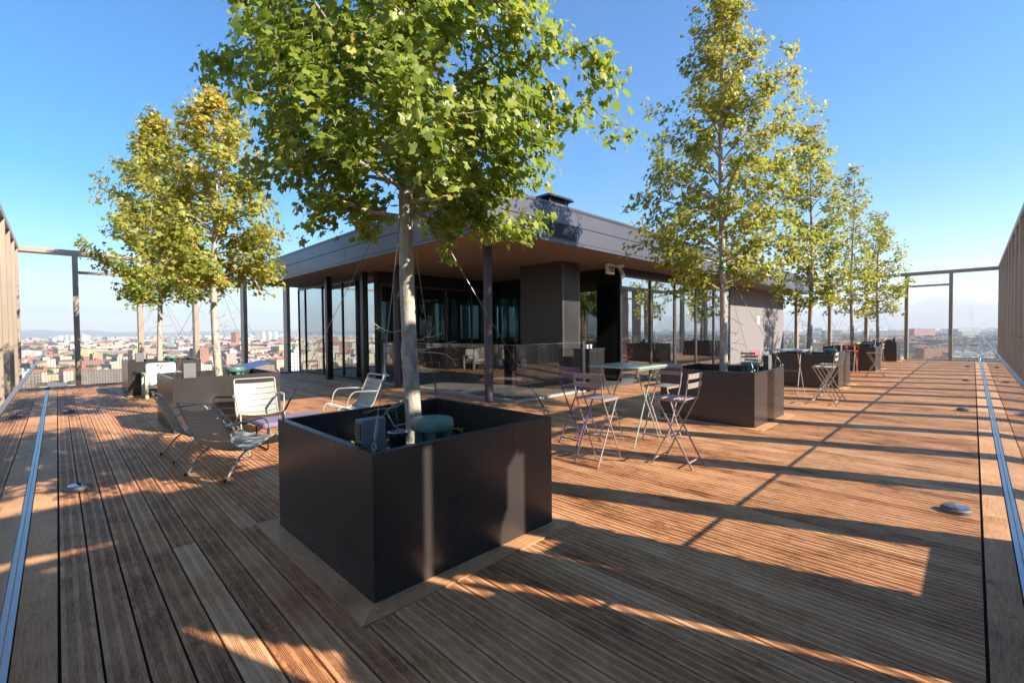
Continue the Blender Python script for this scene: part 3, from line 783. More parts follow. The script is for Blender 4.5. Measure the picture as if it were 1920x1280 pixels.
for sx in (-.38, .38): MB().tube(rounded([(sx, -.22, .30), (sx, -.22, .012), (sx, .22, .012), (sx, .22, .30)], .05), .011, 8).build('leg', 'black', t, True)

t = thing('cushioned_armchair', 'pale green framed armchair with white cushions between the two left planters', 'armchair', (1.48, 14.05, 0))
for x in (0, .70):
    b = MB().cbox(x, 0, 0, x+.07, .07, .56, .006).cbox(x, .62, 0, x+.07, .69, .56, .006).cbox(x-.004, -.004, .561, x+.074, .694, .60, .008); b.build('side_frame', 'frame_green', t)
MB().cbox(.0705, .01, .24, .6995, .05, .30, .004).cbox(.0705, .64, .24, .6995, .68, .30, .004).cbox(.0705, .051, .25, .6995, .639, .27, .004).build('seat_frame', 'frame_green', t)
MB().cbox(.075, .02, .302, .695, .62, .44, .035).build('seat_cushion', 'cushion', t, True)
for x in (.08,):
    c = MB().cbox(0, 0, 0, .61, .14, .42, .035); c.build('back_cushion', 'cushion', t, True, (x, .47, .42), (R(-8), 0, 0))

def make_stool(mat, hgt=.76, top=1.06, label='x', w_=.37, cat='bar stool', group='folding slatted bar stools', name='bar_stool'):
    t = thing(name, label, cat, (0, 0, 0), 0, group)
    fx = .23*(hgt/.76)**.4; T = .0075
    for s in (-1, 1):
        y = s*w_/2
        a = MB().tube(rounded([(-.20, y, top), (-.165, y, hgt+.02), (fx, y, .0)], .06), .0085, 8); a.build('leg', mat, t, True)
        y2 = s*(w_/2-.025)
        MB().bar((.17, y2, hgt-.02), (-fx, y2, 0), .020, .008, (1, 0, .4)).build('leg', mat, t)
        MB().bar((-.17, y*.93, hgt-.012), (.19, y*.93, hgt-.012), .022, .006).build('seat_rail', mat, t)
        MB().lathe([(.011, .0), (.011, .018)], 8, (fx, y, 0)).lathe([(.011, .0), (.011, .018)], 8, (-fx, y2, 0)).build('foot_cap', mat, t)
    for k in range(6):
        x = -.165+.066*k; MB().cbox(x, -w_/2+.004, hgt-.001, x+.040, w_/2-.004, hgt+.011, .003).build('seat_slat', mat, t)
    for k, (z, xx) in enumerate(((top-.062, -.203), (top-.165, -.196))):
        rows = [[(xx-.014*(1-((j-3)/3)**2)-.004*(i-1), (w_/2+.01)*(j-3)/3, z+.058*i/2) for j in range(7)] for i in range(3)]
        MB().sheet(rows, .009).build('back_slat', mat, t, True)
    def at(z, front):
        return (-.165+(fx+.165)*(1-z/(hgt+.02))) if front else (.17-(.17+fx)*(1-z/(hgt-.02)))
    z = .30*hgt/.76; b = MB().bar((at(z, 1), -w_/2, z), (at(z, 1), w_/2, z), .028, .006, (1, 0, 0)); b.build('footrest', mat, t)
    z = .07; MB().bar((at(z, 1), -w_/2, z), (at(z, 1), w_/2, z), .016, .006, (0, 0, 1)).build('stretcher', mat, t)
    MB().bar((at(z, 0), -w_/2+.03, z), (at(z, 0), w_/2-.03, z), .016, .006, (0, 0, 1)).build('stretcher', mat, t)
    z = hgt*.55; MB().tube([((at(z, 0)+at(z, 1))/2, -w_/2, z-.06), ((at(z, 0)+at(z, 1))/2, w_/2, z-.06)], .004, 6).build('pivot_rod', mat, t)
    return t
S1 = make_stool('stool_mauve')
place(S1, (4.50, 3.12, .001), R(1), 'mauve bar stool nearest the camera, seen from behind, left of the pale green table')
place(S1, (6.08, 3.10, .001), R(178), 'mauve bar stool tucked under the far right side of the pale green table')
place(S1, (5.07, 2.40, .001), R(92), 'mauve bar stool right of the pale green table, its back towards the glass railing')
S2 = make_stool('stool_purple'); place(S2, (5.14, 3.86, .001), R(-6), 'purple bar stool behind the nearest mauve stool at the pale green table')
S3 = make_stool('stool_grey')
place(S3, (11.05, 2.12, .001), R(92), 'warm grey bar stool nearer the camera in front of the blue grey bar table')
place(S3, (11.85, 2.16, .001), R(88), 'warm grey bar stool farther along beside the blue grey bar table')
place(S3, (18.1, 2.15, .001), R(90), 'grey bar stool in front of the bar table by the orange red stool')
S4 = make_stool('stool_red'); place(S4, (19.3, 2.95, .001), R(180), 'orange red bar stool at the third bar table')

def make_table(mat, legm, label, loc, rz, size=.78, h=1.06):
    t = thing('bar_table', label, 'bar table', loc, rz, None); s = size/2
    MB().cbox(-s, -s, h-.022, s, s, h, .006).build('tabletop', mat, t)
    MB().box(-s+.02, -s+.02, h-.040, s-.02, -s+.032, h-.0225).box(-s+.02, s-.032, h-.040, s-.02, s-.02, h-.0225).build('apron', mat, t)
    for sy in (-1, 1):
        y = sy*.27; MB().tube([(-.26, y, h-.03), (.33, y*1.12, 0)], .0095, 8).build('leg', legm, t, True)
        y = sy*.235; MB().tube([(.26, y, h-.03), (-.33, y*1.2, 0)], .0095, 8).build('leg', legm, t, True)
    for xx in (.295, -.29): MB().tube([(xx, -.28, .07), (xx, .28, .07)], .007, 6).build('stretcher', legm, t, True)
    MB().tube([(.0, -.28, .57), (.0, .28, .57)], .006, 6).build('pivot_rod', legm, t, True)
    return t
make_table('table_green', 'table_green', 'pale green square bar table with crossed legs among mauve stools', (5.66, 3.40, .001), R(0))
make_table('table_blue', 'stool_grey', 'blue grey square bar table with crossed legs by the third planter', (12.0, 3.05, .001), R(2))
make_table('table_yel', 'stool_grey', 'pale lime bar table next to the orange red stool', (18.7, 3.02, .001), R(0))
make_table('table_orange', 'stool_grey', 'small orange topped bar table near the far end of the deck', (25.0, 3.0, .001), R(0))
for mat, loc, rz, lab in (('brown', (14.7, 4.75, .001), R(200), 'dark slatted bistro chair by the plaster wall behind the second planter'),
                          ('red_soft', (16.3, 4.9, .001), R(250), 'faded red bistro chair by the plaster wall'),
                          ('stool_sage', (13.3, 4.35, .001), R(160), 'sage green slatted bistro chair behind the equipment box of the second planter')):
    c = make_stool(mat, .45, .83, lab, .38, 'bistro chair', 'low bistro chairs by the wall', 'bistro_chair'); c.location = loc; c.rotation_euler = (0, 0, rz)

# things round the porch and indoors
t = thing('service_cabinet', 'dark cabinet at the end of the glass windbreak', 'cabinet', (9.65, 6.85, 0))
MB().cbox(-.1, -.02, .0, .55, .5, 1.05, .008).build('body', 'bronze', t); MB().cbox(-.12, -.04, 1.051, .57, .52, 1.08, .005).build('top', 'bronze', t)
MB().box(-.07, -.026, .06, .215, -.0205, 1.0).box(.225, -.026, .06, .52, -.0205, 1.0).build('door', 'dark', t)
for i, dx in enumerate((.08, .24)):
    t = thing('cup', ('left' if i == 0 else 'right')+' one of two small white cups on the dark cabinet', 'cup', (9.65+dx, 7.05, 1.081), 0, 'white cups on the cabinet')
    MB().lathe([(.032, 0), (.042, .10), (.038, .10), (.029, .008), (.0001, .008)], 16).build('body', 'white', t, True)
def armchair(loc, rz, lab):
    t = thing('armchair', lab, 'armchair', loc, rz, 'orange armchairs behind the glass')
    MB().cbox(-.36, -.36, .14, .36, .36, .42, .05).build('seat', 'orange', t, True)
    rows = [[(.38*math.cos(a), .40*math.sin(a), .40+.36*j/4) for j in range(5)] for a in [PI*.45+PI*1.1*i/14 for i in range(15)]]
    MB().sheet(rows, .07).build('backrest', 'orange', t, True)
    for sx in (-.28, .28):
        for sy in (-.28, .28): MB().lathe([(.015, 0), (.02, .14)], 8, (sx, sy, 0)).build('leg', 'black', t)
armchair((13.9, 8.15, .032), R(200), 'rounded orange armchair indoors behind the first pane of the front glazing')
armchair((15.9, 8.4, .032), R(20), 'orange armchair indoors behind the middle of the front glazing')
def cafe_table(loc, lab, r=.38):
    t = thing('cafe_table', lab, 'table', loc, 0, 'round indoor tables')
    MB().lathe([(r, .72), (r, .74), (.0001, .741)], 28).build('tabletop', 'stool_grey', t)
    MB().tube([(0, 0, .02), (0, 0, .72)], .025, 10).build('pedestal', 'dark', t); MB().lathe([(.22, 0), (.21, .018)], 20).build('base', 'dark', t)
cafe_table((17.9, 8.6, .031), 'round pale table indoors behind the right part of the front glazing')
cafe_table((8.6, 13.6, .031), 'round pale table indoors behind the porch glass, left one')
cafe_table((10.3, 13.9, .031), 'round pale table indoors behind the porch glass, right one')
k = 0
for (x, y, rz, l) in ((17.3, 8.2, 0, 'left of the round table behind the front glazing'), (18.5, 8.7, 170, 'right of the round table behind the front glazing'), (8.0, 13.4, 10, 'left of the left table behind the porch glass'),
                   (9.2, 13.8, 190, 'between the two tables behind the porch glass'), (10.9, 13.7, 180, 'right of the right table behind the porch glass')):
    c = make_stool('dark', .45, .83, 'dark slatted chair '+l, .38, 'indoor chair', 'dark indoor chairs', 'indoor_chair'); c.location = (x, y, .031); c.rotation_euler = (0, 0, R(rz))
# ------------------------------------------------------------------ trees
LEAF = []
for ang, rad in ((-90, .10), (-60, .42), (-22, .58), (-4, .44), (20, .60), (37, .68), (58, .50), (90, .92)):
    LEAF.append((rad*math.cos(R(ang)), rad*math.sin(R(ang))))
right_side = LEAF[1:-1]
tpl = np.array([(LEAF[0][0]*0, -.12)]+right_side+[(0, .90)]+[(-x, y) for x, y in reversed(right_side)])
tpl[:, 1] += .1
NL = len(tpl)
def leaves(name, pos, nrm, size, mat, parent, seed, rbase):
    g = np.random.default_rng(seed); n = len(pos)
    N_ = np.array(nrm)+g.normal(0, .55, (n, 3)); N_ /= np.linalg.norm(N_, axis=1)[:, None]
    T = g.normal(0, 1, (n, 3)); T[:, 2] -= 1.1
    T -= N_*(T*N_).sum(1)[:, None]; T /= np.linalg.norm(T, axis=1)[:, None]
    B = np.cross(N_, T); sz = size*g.uniform(.45, 1.3, n)
    cx = tpl[:, 0][None, :, None]; cy_ = tpl[:, 1][None, :, None]
    curl = g.uniform(-.15, .65, n)[:, None, None]; tip = g.uniform(-.2, .7, n)[:, None, None]
    V = np.array(pos)[:, None, :]+(B[:, None, :]*cx+T[:, None, :]*cy_-N_[:, None, :]*(np.abs(cx)*curl+np.maximum(cy_-.3, 0)**2*tip))*sz[:, None, None]
    me = bpy.data.meshes.new(name); me.vertices.add(n*NL); me.vertices.foreach_set('co', V.reshape(-1).astype(np.float32))
    # two halves folded at the midrib
    h = (NL-2)//2; fa = [0]+list(range(1, h+2)); fb = [0]+list(range(h+1, NL)); K = len(fa)+len(fb)
    idx = (np.arange(n)[:, None]*NL+np.array(fa+fb)[None, :]).reshape(-1)
    me.loops.add(len(idx)); me.loops.foreach_set('vertex_index', idx.astype(np.int32))
    me.polygons.add(2*n); st = np.empty(2*n, dtype=np.int32); st[0::2] = np.arange(n)*K; st[1::2] = np.arange(n)*K+len(fa)
    me.polygons.foreach_set('loop_start', st)
    me.update(calc_edges=True)
    a = me.attributes.new('rnd', 'FLOAT', 'FACE')
    val = np.clip(np.array(rbase)+g.normal(0, .17, n), 0, 1); a.data.foreach_set('value', np.repeat(val, 2).astype(np.float32))
    me.materials.append(M[mat]); me.validate()
    o = bpy.data.objects.new(name, me); C.objects.link(o); o.parent = parent; return o

def make_tree(label, loc, seed, H, env, nbr, ntw, nlf, lsize, mat, zlow=2.4, trunk_r=.068, group='maple trees growing in the planters', lean=(0, 0), ybias=.4, rj=(.6, 1.15), extra=()):
    g = random.Random(seed); t = thing('maple_tree', label, 'tree', loc, 0, group)
    base = Vector((PW/2, PW/2, .56)); base = Vector((0, 0, .56))
    tr = []; n = 26; ph = g.uniform(0, 6)
    for i in range(n+1):
        z = .56+(H-.56)*i/n; q = (z-.56)/(H-.56)
        tr.append(Vector((.035*math.sin(q*7+ph)+lean[0]*q*q, .03*math.cos(q*6+ph*1.7)+lean[1]*q*q, z)))
    rad = [trunk_r*(max(0., 1-(p.z-.56)/(H-.56))**.8*.93+.07)*(1.25 if p.z < .62 else 1)*(1+.04*math.sin(p.z*9+ph)) for p in tr]
    MB().tube(tr, rad, 14).build('trunk', 'bark', t, True)
    def trunk_at(z):
        q = max(0, min(.999, (z-.56)/(H-.56)))*n; i = int(q); return tr[i].lerp(tr[i+1], q-i), rad[i]
    br = MB(); pos = []; nrm = []; rb = []
    az = g.uniform(0, 6)
    br.tube(tr[2:], [q_*.35 for q_ in rad[2:]], 5)
    for k in range(nbr+len(extra)):
        f = (min(k, nbr-1)+.5)/nbr; zt = zlow+(H-zlow)*f**1.08            # height of the branch tip
        az += 2.4+g.uniform(-.5, .5)
        Rr = env(zt)*g.uniform(*rj); el = R(18+44*f+g.uniform(-10, 12)); rise = Rr*math.tan(el)*.75
        z0 = max(zlow-.25+.2*g.random(), zt-rise-.1*g.random()); z0 = min(z0, H-.15)
        if k >= nbr: az, z0, zt, Rr = extra[k-nbr]; az = R(az); f = .3
        p0, r0 = trunk_at(z0); d = Vector((math.cos(az), math.sin(az), 0)); ctr, _ = trunk_at(min(zt, H-.05))
        tipz = zt
        pts = []; m_ = 9; wob = g.uniform(0, 6)
        for i in range(m_+1):
            s = i/m_; o = p0.lerp(Vector((ctr.x, ctr.y, 0)), s*0)+d*(Rr*s)
            z = z0+(tipz-z0)*(s**.8)-.10*math.sin(PI*s)*(1-f)
            pts.append(Vector((o.x+.05*math.sin(wob+s*6)*s, o.y+.05*math.cos(wob+s*5)*s, z)))
        rr = [max(.0035, min(r0*.5, .019)*(1-s/m_)**.85) for s in range(m_+1)]
        br.tube(pts, rr, 6)
        # twigs with their leaves
        nt_ = max(3, int(ntw*(.45+.55*Rr/1.6)))
        for j in range(nt_):
            s = .30+.70*(j+g.random())/nt_; q = s*m_; i = min(int(q), m_-1); b = pts[i].lerp(pts[i+1], q-i)
            dir_ = (pts[min(i+1, m_)]-pts[max(i-1, 0)]).normalized()
            side = Vector((g.gauss(0, 1), g.gauss(0, 1), g.gauss(.15, .7))); side = (side-dir_*side.dot(dir_)).normalized()
            td = (dir_*g.uniform(.3, .9)+side).normalized(); L = g.uniform(.16, .42)*(.6+.5*Rr/1.6)
            tp = [b+td*(L*x_)+Vector((0, 0, .06*x_*x_*g.uniform(-1, 1.2))) for x_ in (0, .33, .66, 1)]
            br.tube(tp, [.0045, .0038, .003, .002], 4, cap=False)
            tone = g.gauss(0, .14)+ybias-.12+.40*(zt-zlow)/(H-zlow)
            nl = int(nlf*g.uniform(.55, 1.4))
            for _ in range(nl):
                x_ = g.random()**.7*1.12; c = b+td*(L*x_)
                spread = (.055+.035*x_)*lsize/.066; p = c+Vector([max(-.13, min(.13, g.gauss(m_z, s_z))) for m_z, s_z in ((0, spread), (0, spread), (-.02, spread*.8))])
                pos.append(p[:]); out = (p-Vector((ctr.x, ctr.y, p.z-.35))).normalized(); nrm.append((out*.9+Vector((0, 0, .40)))[:]); rb.append(tone)
    # bare twigs on the lower trunk
    for k in range(15):
        z = g.uniform(.75, zlow); p, r0 = trunk_at(z); a = g.uniform(0, 2*PI); d = Vector((math.cos(a), math.sin(a), 0)); L = g.uniform(.18, .5)
        pts = [p+d*(r0*.8)]; c = pts[0].copy(); v = d+Vector((0, 0, g.uniform(-.5, .3)))
        for i in range(6):
            v = (v+Vector((g.gauss(0, .35), g.gauss(0, .35), g.gauss(.05, .3)))).normalized(); c = c+v*(L/6); pts.append(c.copy())
            if i in (2, 4):
                v2 = (v+Vector((g.gauss(0, .8), g.gauss(0, .8), g.gauss(0, .8)))).normalized(); br.tube([c, c+v2*.07, c+v2*.11+Vector((0, 0, .02))], [.0026, .002, .0014], 4, cap=False)
        br.tube(pts, [.0055, .005, .0045, .004, .003, .0025, .0016], 5, cap=False)
    br.build('branches', 'bark', t, True)
    leaves('crown', pos, nrm, lsize, mat, t, seed, rb)
    return t, trunk_at
def ovoid(z0, zm, z1, Rm, p=.8, low=.55):
    def f(z):
        if z < zm: q = (z-z0)/(zm-z0); return Rm*(low+(1-low)*max(0, min(1, q))**.7)
        q = min(1, (z-zm)/(z1-zm)); return Rm*max(.06, (1-q**1.3))**p
    return f
TX = [(x+PW/2, y+PW/2) for x, y in PXY]
specs = [
 dict(label='green maple nearest the camera, its crown filling the top of the picture', seed=12, rj=(.72, 1.08), H=7.2, env=ovoid(2.2, 3.5, 7.2, 1.20, .8, .85), nbr=68, ntw=12, nlf=52, lsize=.055, extra=((-45, 2.75, 2.32, .95), (-38, 3.0, 3.4, 1.5), (-52, 3.3, 3.8, 1.5), (135, 3.1, 3.85, 1.45), (150, 3.4, 4.3, 1.3), (-60, 3.0, 3.0, 1.1), (128, 3.0, 3.2, 1.2)), mat='leaf_green', zlow=2.65, ybias=.46),
 dict(label='tall tapering maple in the second planter on the right, leaves turning yellow', seed=23, H=7.6, env=ovoid(2.4, 3.3, 7.9, 1.42, .9, .8), extra=((-45, 4.4, 5.7, 1.6), (-50, 4.8, 6.3, 1.3), (135, 2.9, 3.9, 1.45), (142, 2.7, 3.1, 1.55), (-45, 2.9, 4.3, 1.6), (128, 4.0, 5.4, 1.1), (-30, 3.4, 5.0, 1.5)), nbr=54, ntw=11, nlf=31, lsize=.062, mat='leaf_mid', zlow=2.45, ybias=.40),
 dict(label='maple third along the right row, beside the blue grey bar table', seed=31, rj=(.55, 1.12), H=7.1, env=ovoid(2.4, 3.4, 7.1, 1.12, .6, .75), nbr=44, ntw=10, nlf=22, lsize=.072, mat='leaf_mid', zlow=2.3, ybias=.30),
 dict(label='thin maple fourth along the right row, behind the orange red stool', seed=44, rj=(.55, 1.12), H=7.6, env=ovoid(2.4, 3.4, 7.6, 1.0, .65, .75), nbr=38, ntw=8, nlf=15, lsize=.08, mat='leaf_mid', zlow=2.2, ybias=.42),
 dict(label='last maple of the right row at the far end of the deck', seed=52, rj=(.55, 1.12), H=7.0, env=ovoid(2.4, 3.3, 7.0, 1.4, .65, .75), nbr=40, ntw=9, nlf=17, lsize=.085, mat='leaf_mid', zlow=2.3, ybias=.34),
 dict(label='yellowing maple growing behind the lounge chairs', seed=63, rj=(.55, 1.12), H=5.9, env=ovoid(2.2, 3.6, 5.7, 1.32, .6, .8), nbr=52, ntw=11, nlf=30, lsize=.064, mat='leaf_yellow', zlow=2.55, ybias=.36),
 dict(label='full green and gold maple farthest on the left', seed=77, rj=(.55, 1.12), H=7.6, env=ovoid(2.3, 4.0, 7.3, 1.45, .55, .8), nbr=62, ntw=12, nlf=28, lsize=.074, mat='leaf_yellow', zlow=2.65, ybias=.22),
]
TREES = []
for i, (x, y) in enumerate(PXY):
    g = random.Random(90+i); n_ = 150 if i == 0 else 60
    pos = [(x+g.uniform(.08, PW-.08), y+g.uniform(.08, PW-.08), .625+.02*g.random()) for _ in range(n_)]
    o = leaves('fallen_leaves', pos, [(0, 0, 1.6)]*n_, .07, 'leaf_yellow', None, 5+i, [g.uniform(.6, 1) for _ in pos])
    o['kind'] = 'stuff'; pl_ = [p for p in C.objects if p.name.startswith('planter') and p.type == 'EMPTY' and abs(p.location.x-x) < .01 and abs(p.location.y-y) < .01][0]
    o.parent = pl_; o.location = (-x, -y, 0)
for sp, (x, y), pl in zip(specs, TX, TLAB):
    t, ta = make_tree(loc=(x, y, 0), **sp); TREES.append(t)
    zt = {12: 2.72, 23: 2.62}.get(sp['seed'], 2.6)
    c, r0 = ta(zt)
    W_ = thing('guy_wires', 'steel guy wires and green strap on the tree in the '+pl, 'guy wires', (x, y, 0), 0, 'guy wires of the planter trees')
    h = PW/2-.03
    for sx in (-1, 1):
        for sy in (-1, 1):
            a = Vector((sx*h, sy*h, PH+.045)); b = c+Vector((sx*r0*.8, sy*r0*.8, 0)); sag = Vector((0, 0, -.03))
            pts = [a.lerp(b, i/8)+sag*math.sin(PI*i/8) for i in range(9)]
            w1 = MB().tube(pts, .0026, 6).build('wire', 'wire', W_, True)
            k = MB().tube([a.lerp(b, .012), a.lerp(b, .02), a.lerp(b, .065), a.lerp(b, .075)], [.004, .009, .009, .004], 8); k.build('turnbuckle', 'wire', w1, True)
    ring = [c+Vector(((r0+.012)*math.cos(a), (r0+.012)*math.sin(a), .03*math.sin(a)+dz)) for dz in (0, .05) for a in [2*PI*i/14 for i in range(15)]]
    MB().tube(ring, .012, 6).tube([c+Vector((-r0-.01, 0, .02)), c+Vector((-r0-.07, -.03, .16)), c+Vector((-r0-.02, -.03, .22))], .012, 6).build('strap', 'strap', W_, True)

# ------------------------------------------------------------------ the city, hills and air
GZ = -58.0
def ground_mat():
    t = NT('city_ground'); co = t.coord((1, 1, 1)); a = t.noise(co, .004, 6, .65); b = t.noise(co, .03, 4, .6)
    c = t.ramp(t.math('ADD', t.math('MULTIPLY', a, .6), t.math('MULTIPLY', b, .4)), [(.38, (.045, .065, .028)), (.5, (.16, .145, .12)), (.62, (.26, .22, .18))])
    return t.done(t.bsdf(c, .9))
def wall_mat():
    t = NT('city_wall'); at = t.n('ShaderNodeAttribute', attribute_name='tint'); uv = t.n('ShaderNodeUVMap', uv_map='UVMap')
    sp = t.n('ShaderNodeSeparateXYZ'); t.l(uv.outputs[0], sp.inputs[0])
    def band(v, per, a, b):
        f = t.math('FRACT', t.math('DIVIDE', v, per)); return t.math('MULTIPLY', t.math('GREATER_THAN', f, a), t.math('LESS_THAN', f, b))
    win = t.math('MULTIPLY', band(sp.outputs[0], 3.3, .32, .68), band(sp.outputs[1], 3.1, .28, .76))
    bal = t.math('MULTIPLY', band(sp.outputs[0], 13.2, .5, .98), band(sp.outputs[1], 3.1, .02, .12))
    n = t.noise(t.coord(), .12, 4)
    c = t.mix(t.math('MULTIPLY', t.math('SUBTRACT', n, .4, clamp=True), .8), at.outputs['Color'], (.30, .25, .20))
    c = t.mix(win, c, (.045, .05, .055)); c = t.mix(bal, c, (.16, .13, .11))
    return t.done(t.bsdf(c, .8))
def roof_mat():
    t = NT('city_roof'); at = t.n('ShaderNodeAttribute', attribute_name='tint'); n = t.noise(t.coord(), .25, 5, .7)
    c = t.mix(t.math('MULTIPLY', n, .45), at.outputs['Color'], (.09, .07, .06)); return t.done(t.bsdf(c, .85))
def canopy_mat():
    t = NT('city_tree_leaves'); n = t.noise(t.coord(), .35, 4, .7)
    return t.done(t.bsdf(t.ramp(n, [(.3, (.020, .038, .012)), (.6, (.060, .085, .022)), (.8, (.13, .13, .035))]), .9))
def hill_mat():
    t = NT('far_mountain'); n = t.noise(t.coord(), .0006, 6, .65)
    return t.done(t.bsdf(t.ramp(n, [(.4, (.045, .06, .05)), (.62, (.13, .13, .12)), (.75, (.4, .4, .42))]), .95))
M['cwall'] = wall_mat(); M['croof'] = roof_mat(); M['canopy'] = canopy_mat()

class CB:
    """collects houses: walls with metre UVs and a tint per face"""
    def __init__(s): s.v = []; s.f = []; s.uv = []; s.c = []
    def quad(s, vs, uv, col):
        o = len(s.v); s.v += vs; s.f.append(tuple(range(o, o+len(vs)))); s.uv += uv; s.c.append(col)
    def mesh(s, name, mat):
        me = bpy.data.meshes.new(name); me.from_pydata(s.v, [], s.f); me.materials.append(mat)
        ul = me.uv_layers.new(name='UVMap'); ul.data.foreach_set('uv', np.array(s.uv, dtype=np.float32).reshape(-1))
        a = me.attributes.new('tint', 'FLOAT_COLOR', 'FACE'); a.data.foreach_set('color', np.array([(*c, 1) for c in s.c], dtype=np.float32).reshape(-1))
        me.update(); return me
    def build(s, name, mat, parent=None):
        o = bpy.data.objects.new(name, s.mesh(name, mat)); C.objects.link(o); o.parent = parent; return o
def house(wb, rb_, cx, cy_, L, Wd, h, rz, wc, rc, kind, z0=GZ, g=random):
    ca, sa = math.cos(rz), math.sin(rz)
    P = lambda x, y, z: (cx+x*ca-y*sa, cy_+x*sa+y*ca, z)
    a, b = L/2, Wd/2; zt = z0+h
    cs = [(-a, -b), (a, -b), (a, b), (-a, b)]; ph = g.random()*3
    for i in range(4):
        p, q_ = cs[i], cs[(i+1) % 4]; l = math.hypot(p[0]-q_[0], p[1]-q_[1])
        wb.quad([P(*p, z0), P(*q_, z0), P(*q_, zt), P(*p, zt)], [(ph, 0), (ph+l, 0), (ph+l, h), (ph, h)], wc)
    e = .6
    if kind == 'hip':
        rh = min(b, 7)*.42; rl = max(a-b, a*.15); oc = [(-a-e, -b-e), (a+e, -b-e), (a+e, b+e), (-a-e, b+e)]
        O = [P(x, y, zt-.1) for x, y in oc]; r1 = P(-rl, 0, zt+rh); r2 = P(rl, 0, zt+rh)
        for f in ((O[0], O[1], r2, r1), (O[1], O[2], r2), (O[2], O[3], r1, r2), (O[3], O[0], r1)): rb_.quad(list(f), [(0, 0)]*len(f), rc)
        rb_.quad([O[3], O[2], O[1], O[0]], [(0, 0)]*4, rc)
    else:
        rb_.quad([P(x, y, zt) for x, y in cs], [(0, 0)]*4, rc)
        # parapet rim and stair boxes on the flat roof
        for k in range(2 if L > 16 else 1):
            ox = g.uniform(-a*.6, a*.6); oy = g.uniform(-b*.4, b*.4); s_ = g.uniform(1.5, 3.); hh = g.uniform(1.5, 3.2)
            q4 = [(ox-s_, oy-s_), (ox+s_, oy-s_), (ox+s_, oy+s_), (ox-s_, oy+s_)]
            for i in range(4):
                p, q_ = q4[i], q4[(i+1) % 4]; rb_.quad([P(*p, zt), P(*q_, zt), P(*q_, zt+hh), P(*p, zt+hh)], [(0, 0)]*4, tuple(min(.7, c*1.1) for c in wc))
            rb_.quad([P(x, y, zt+hh) for x, y in q4], [(0, 0)]*4, rc)
WALLC = {'cream': (.58, .49, .36), 'pink': (.56, .38, .31), 'white': (.68, .65, .60), 'ochre': (.52, .37, .19), 'grey': (.37, .36, .35), 'brick red': (.34, .145, .10), 'beige': (.48, .40, .31), 'pale yellow': (.62, .53, .33)}
ROOFC = {'terracotta': (.42, .135, .07), 'dark red': (.28, .085, .055), 'grey': (.28, .27, .26), 'white': (.62, .61, .60), 'brown': (.20, .13, .09), 'green': (.14, .26, .19)}
cg = random.Random(5); cand = []
def axy(px, d):
    l = (px-960)/F*d; v = Vector((math.cos(yaw), math.sin(yaw), 0)); r_ = Vector((math.sin(yaw), -math.cos(yaw), 0)); p = v*d+r_*l; return p.x, p.y
for (step, r0, r1, rot) in ((46, 250, 1300, .31), (74, 1300, 2900, .17), (120, 2900, 5200, .4)):
    n = int(r1/step)+1
    for i in range(-n, n+1):
        for j in range(-n, n+1):
            x = (i+cg.uniform(-.22, .22))*step; y = (j+cg.uniform(-.22, .22))*step
            if i % 5 == 0 and cg.random() < .75: continue
            x, y = x*math.cos(rot)-y*math.sin(rot), x*math.sin(rot)+y*math.cos(rot); r_ = math.hypot(x, y)
            if r_ < r0 or r_ > r1: continue
            az = math.degrees(math.atan2(y, x)); right = -60 < az < 38
            if cg.random() < (.26 if right else .04): continue
            sc_ = step/46; L = cg.uniform(.45, .95)*step*.92; Wd = cg.uniform(.26, .42)*step
            h = cg.choice((9, 12, 12, 15, 15, 18, 21, 24))*cg.uniform(.9, 1.1)
            if cg.random() < .035: h *= 1.9; L *= .5
            rz = rot+(PI/2 if cg.random() < .5 else 0)+cg.gauss(0, .05)
            hip = cg.random() < (.62 if h < 20 else .2)
            if right: wn = cg.choice(('beige', 'brick red', 'pink', 'grey', 'cream', 'white', 'white', 'ochre'))
            else: wn = cg.choice(('cream', 'pink', 'white', 'ochre', 'beige', 'pale yellow', 'cream', 'brick red'))
            rn = cg.choice(('terracotta', 'terracotta', 'dark red', 'brown')) if hip else cg.choice(('grey', 'grey', 'white', 'brown', 'green'))
            if not hip and cg.random() < .12 and sc_ > 1: wn = 'white'; rn = 'white'; h = 10; Wd *= 1.5
            cand.append([x, y, L, Wd, h, rz, wn, rn, hip])
